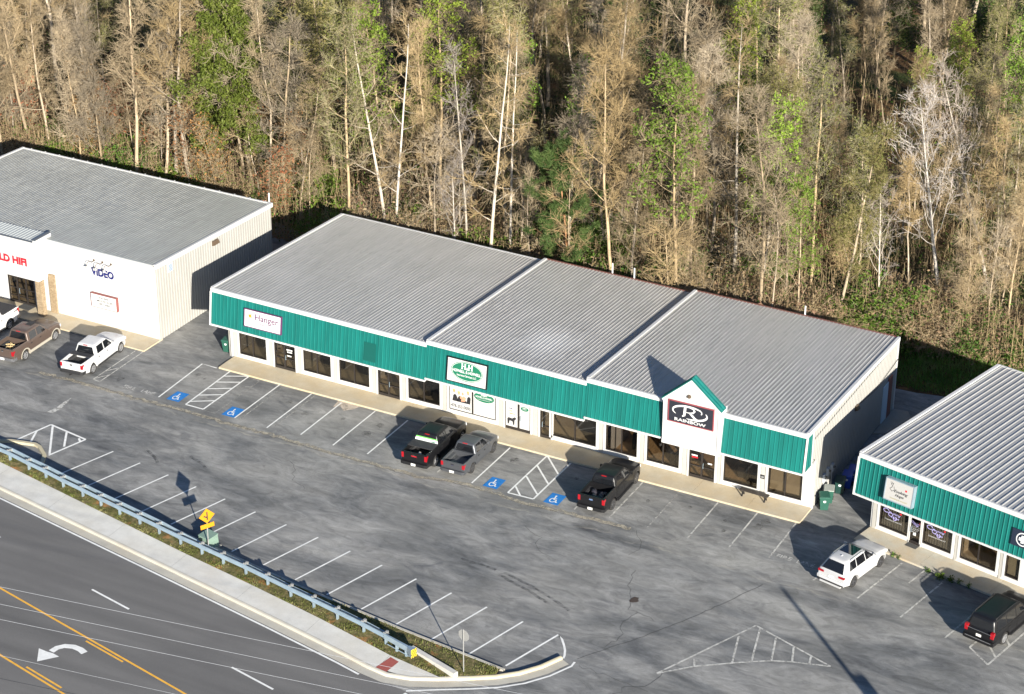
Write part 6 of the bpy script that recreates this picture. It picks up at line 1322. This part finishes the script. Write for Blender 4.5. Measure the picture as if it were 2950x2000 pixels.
put('leafy', 26.3, 21.6, 1.05, var=1, label='bright green leafing tree directly behind the step between the middle and right roofs'); put('bare', 26.9, 23, 1.05, var=6); put('leafy', 30.6, 27, 1.0, var=0, label='broad bright green leafing tree behind the left part of the gable shop roof')
put('bare', 32.5, 28, .9, var=5); put('bud', 37.2, 26.5, .95, var=0, lean=lx(-.012), label='slender pale stemmed tree with a small green top behind the gable shop roof'); put('pale', 39.5, 29, .6, var=2)
put('pale', 42.9, 33.5, .95, var=2, lean=(-.19,0), label='white limbed tree leaning left above the vine-covered edge of the wood'); put('pale', 45.2, 38, 1.0, var=2, lean=(-.30,0), label='strongly leaning white limbed tree near the right edge of the wood')
put('bare', 45.6, 30.5, .75, var=7); put('bare', 47.1, 34, 1.0, var=7); put('bare', 48.7, 31, 1.0, var=5); put('bare', 49.5, 38, 1.0, var=3)
put('leafy', .6, 31, 1.0, var=1); put('leafy', -3.2, 29, 1.05, var=0); put('leafy', 12.2, 33, 1.0, var=2); put('leafy', 3.5, 38, 1.0)
put('ivy', 39.4, 26.8, 1.25, var=1, label='tall bright ivy-covered mound beside the end of the gable shop roof'); put('tangle', 42.6, 28.3, 1.25, var=2, label='big sunlit tan vine mound at the right end of the wood'); put('tangle', 45.3, 27.6, 1.2, var=1); put('ivy', 46.9, 29, 1.0); put('tangle', 49, 29.5, 1.2, var=0)
put('ivy', -25.9, 22.8, .9, label='green shrub peeping over the far edge of the white shop roof'); put('ivy', -20.5, 23.5, .7); put('ivy', -18.9, 23.6, .7); put('ivy', -12.6, 24.2, .8); put('ivy', 1.0, 22.4, .7)
# the rest: spaced random trees out to where the picture ends
def front(x): return 25.5 if x < -10 else 21.8 if x < 38 else 28.0
kinds = ['bare']*12+['pale']*1+['bud']*11+['leafy']*2+['dark']*4
cx_, cy_ = 83.99, -111.07; n_tree = 0; tries = 0
while n_tree < 240 and tries < 40000:
    tries += 1; x = prng.uniform(-78, 58); y = prng.uniform(21, 112); a = math.degrees(math.atan2(x-cx_, y-cy_)); dist = math.hypot(x-cx_, y-cy_)
    if not (-44 < a < -12.5) or y < front(x) or dist*math.cos(R(a+28.3)) > 226: continue
    dmin = 2.2 if y < 45 else 2.9
    if any((x-p)**2+(y-q)**2 < dmin*dmin for p, q in spots): continue
    kx = prng.choice(kinds if x > -45 else kinds+['bud']*4); put(kx, x, y, prng.uniform(.72,1.2)); n_tree += 1
n = 0; tries = 0
while n < 125 and tries < 20000:
    tries += 1; x = prng.uniform(-45, 52); y = front(x)-.6+abs(prng.gauss(0,5)); a = math.degrees(math.atan2(x-cx_, y-cy_))
    if not (-43 < a < -13.5) or any((x-p)**2+(y-q)**2 < .8 for p, q in spots): continue
    put(prng.choice(['tangle','tangle','tangle','sapling','ivy','ivy'] if x > -8 else ['sapling','beech','beech','tangle','ivy']), x, y, prng.uniform(.8,1.3)); n += 1
for k in range(44):      # thicket along the back of the buildings
    x = -38+k*1.92+prng.uniform(-.6,.6)
    if 39 < x < 46 or -12.5 < x < -1.5: continue
    y = prng.uniform(24.0,25.4) if x < -10 else prng.uniform(20.0,22.4) if x < 38 else prng.uniform(27,29)
    put(prng.choice(['tangle','tangle','ivy','sapling'] if x > -10 else ['tangle','beech','ivy','tangle']), x, y, prng.uniform(1.15,1.55) if x > -10 else prng.uniform(.9,1.2))
for L in PROTO.values():
    for p in L:
        if 'proto' in p[0]: del p[0]['proto']
for o in C.objects:
    if 'proto' in o: del o['proto']
# undergrowth, fallen leaves and grass: nobody could count them
rng = np.random.default_rng(9)
def scatter(n, x0, x1, ymin, ymax, power=2.0):
    x = rng.uniform(x0, x1, n); fr = np.where(x < -10, 24.5, np.where(x < 38, 20.8, 26.8)); y = fr+(ymax-fr)*rng.uniform(0,1,n)**power; return x, y
x, y = scatter(15000, -70, 56, 21, 80); z = np.zeros(len(x)); hgt = rng.uniform(.6,4.2,len(x)); S1 = np.stack([x,y,z,x+rng.normal(0,.4,len(x)),y+rng.normal(0,.4,len(x)),hgt,np.full(len(x),.022),np.full(len(x),.010)],1)
k = np.repeat(np.arange(len(x)),4); f_ = rng.uniform(.3,1,len(k))[:,None]; p = S1[k,0:3]*(1-f_)+S1[k,3:6]*f_; q = p+rng.normal(0,.38,(len(k),3)); S2 = np.concatenate([p,q,np.full((len(k),1),.011),np.full((len(k),1),.006)],1)
v, f = tubes_np(np.concatenate([S1,S2])); o = bpy.data.objects.new('undergrowth', mesh_np('undergrowth', v, f, B_twig)); C.objects.link(o); o['kind'] = 'stuff'; tag(o, 'brown undergrowth stems on the floor of the wood', 'undergrowth')
pick = rng.uniform(size=len(q)) < .75; v, f = leaves_np(q[pick], .11, rng, 1, .2); o = bpy.data.objects.new('undergrowth', mesh_np('undergrowth', v, f, L_ivy)); C.objects.link(o); o['kind'] = 'stuff'; tag(o, 'low green leaves scattered through the undergrowth', 'undergrowth')
x, y = scatter(16000, -70, 30, 21, 60); pz = np.stack([x,y,.05+np.abs(rng.normal(0,.5,len(x)))*(rng.uniform(size=len(x))<.5)],1); v, f = leaves_np(pz, .12, rng, 1, .05, .5); o = bpy.data.objects.new('fallen_leaves', mesh_np('fallen_leaves', v, f, L_litter)); C.objects.link(o); o['kind'] = 'stuff'; tag(o, 'orange brown dead leaves under the trees', 'leaves')
def blades(P, hmin, hmax, w):
    n = len(P); a = rng.uniform(0,6.28,n); h = rng.uniform(hmin,hmax,n); d = np.stack([np.cos(a),np.sin(a),np.zeros(n)],1)*w; t = np.stack([rng.normal(0,.35,n)*h,rng.normal(0,.35,n)*h,h],1)
    v = np.stack([P-d,P+d,P+t*.6+d*.6,P+t],1).reshape(-1,3); return v, np.arange(n*4).reshape(-1,4)
L_grass = leafmat('verge_grass', (.08,.095,.025), (.15,.17,.045), (.28,.25,.12), .9)
n = 16000; gx = rng.uniform(-14, 36.0, n); ya = np.array([lerp_pl(WG,a) if a < 33.4 else lerp_pl([(33.4,-25.62),(34.9,-24.7),(36.3,-23.6)],a) for a in gx]); yb = np.array([lerp_pl(LKo,a) for a in gx]); u = rng.uniform(.02,1,n)**1.3; gy = ya+(yb-ya)*u
clump = np.sin(gx*2.1+np.sin(gy*3))*np.sin(gy*2.7+gx*.7)+rng.normal(0,.45,n) > .05; P = np.stack([gx,gy,np.full(n,.15)],1)[clump]
v, f = blades(P, .04, .15, .025); o = bpy.data.objects.new('grass', mesh_np('grass', v, f, L_grass)); C.objects.link(o); o['kind'] = 'stuff'; tag(o, 'patchy grass on the verge under the guardrail', 'grass')
n = 14000; gx = rng.uniform(40, 62, n); gy = rng.uniform(20.5, 28.5, n); P = np.stack([gx,gy,np.full(n,-.02)],1); v, f = blades(P, .15, .6, .03)
o = bpy.data.objects.new('grass', mesh_np('grass', v, f, leafmat('rough_grass', (.05,.12,.02), (.10,.20,.035), (.20,.21,.08), .5))); C.objects.link(o); o['kind'] = 'stuff'; tag(o, 'rough green grass between the rear drive and the wood', 'grass')
# weeds in the joint of the right walk
W0 = None
for i, (u, s) in enumerate(((3.0,.9),(3.5,.7),(5.7,.8),(6.5,1.3),(7.0,1.1),(7.6,.9),(8.4,.8))):
    x, y = rloc(u, -.34)
    if W0 is None:
        wv, wf = leaves_np(np.abs(rng.normal(0,.16,(90,3)))*np.array([1,.6,1]), .07, rng, 1, .05); W0 = bpy.data.objects.new('weed', mesh_np('weed', wv, wf, L_ivy)); C.objects.link(W0); o = W0
    else: o = W0.copy(); C.objects.link(o)
    o.location = (x,y,.02); o.rotation_euler = (0,0,i*1.3); o.scale = (s,s,s)
    tag(o, 'small green weed growing in the joint along the right shop walk', 'weed', 'weeds along the right walk')
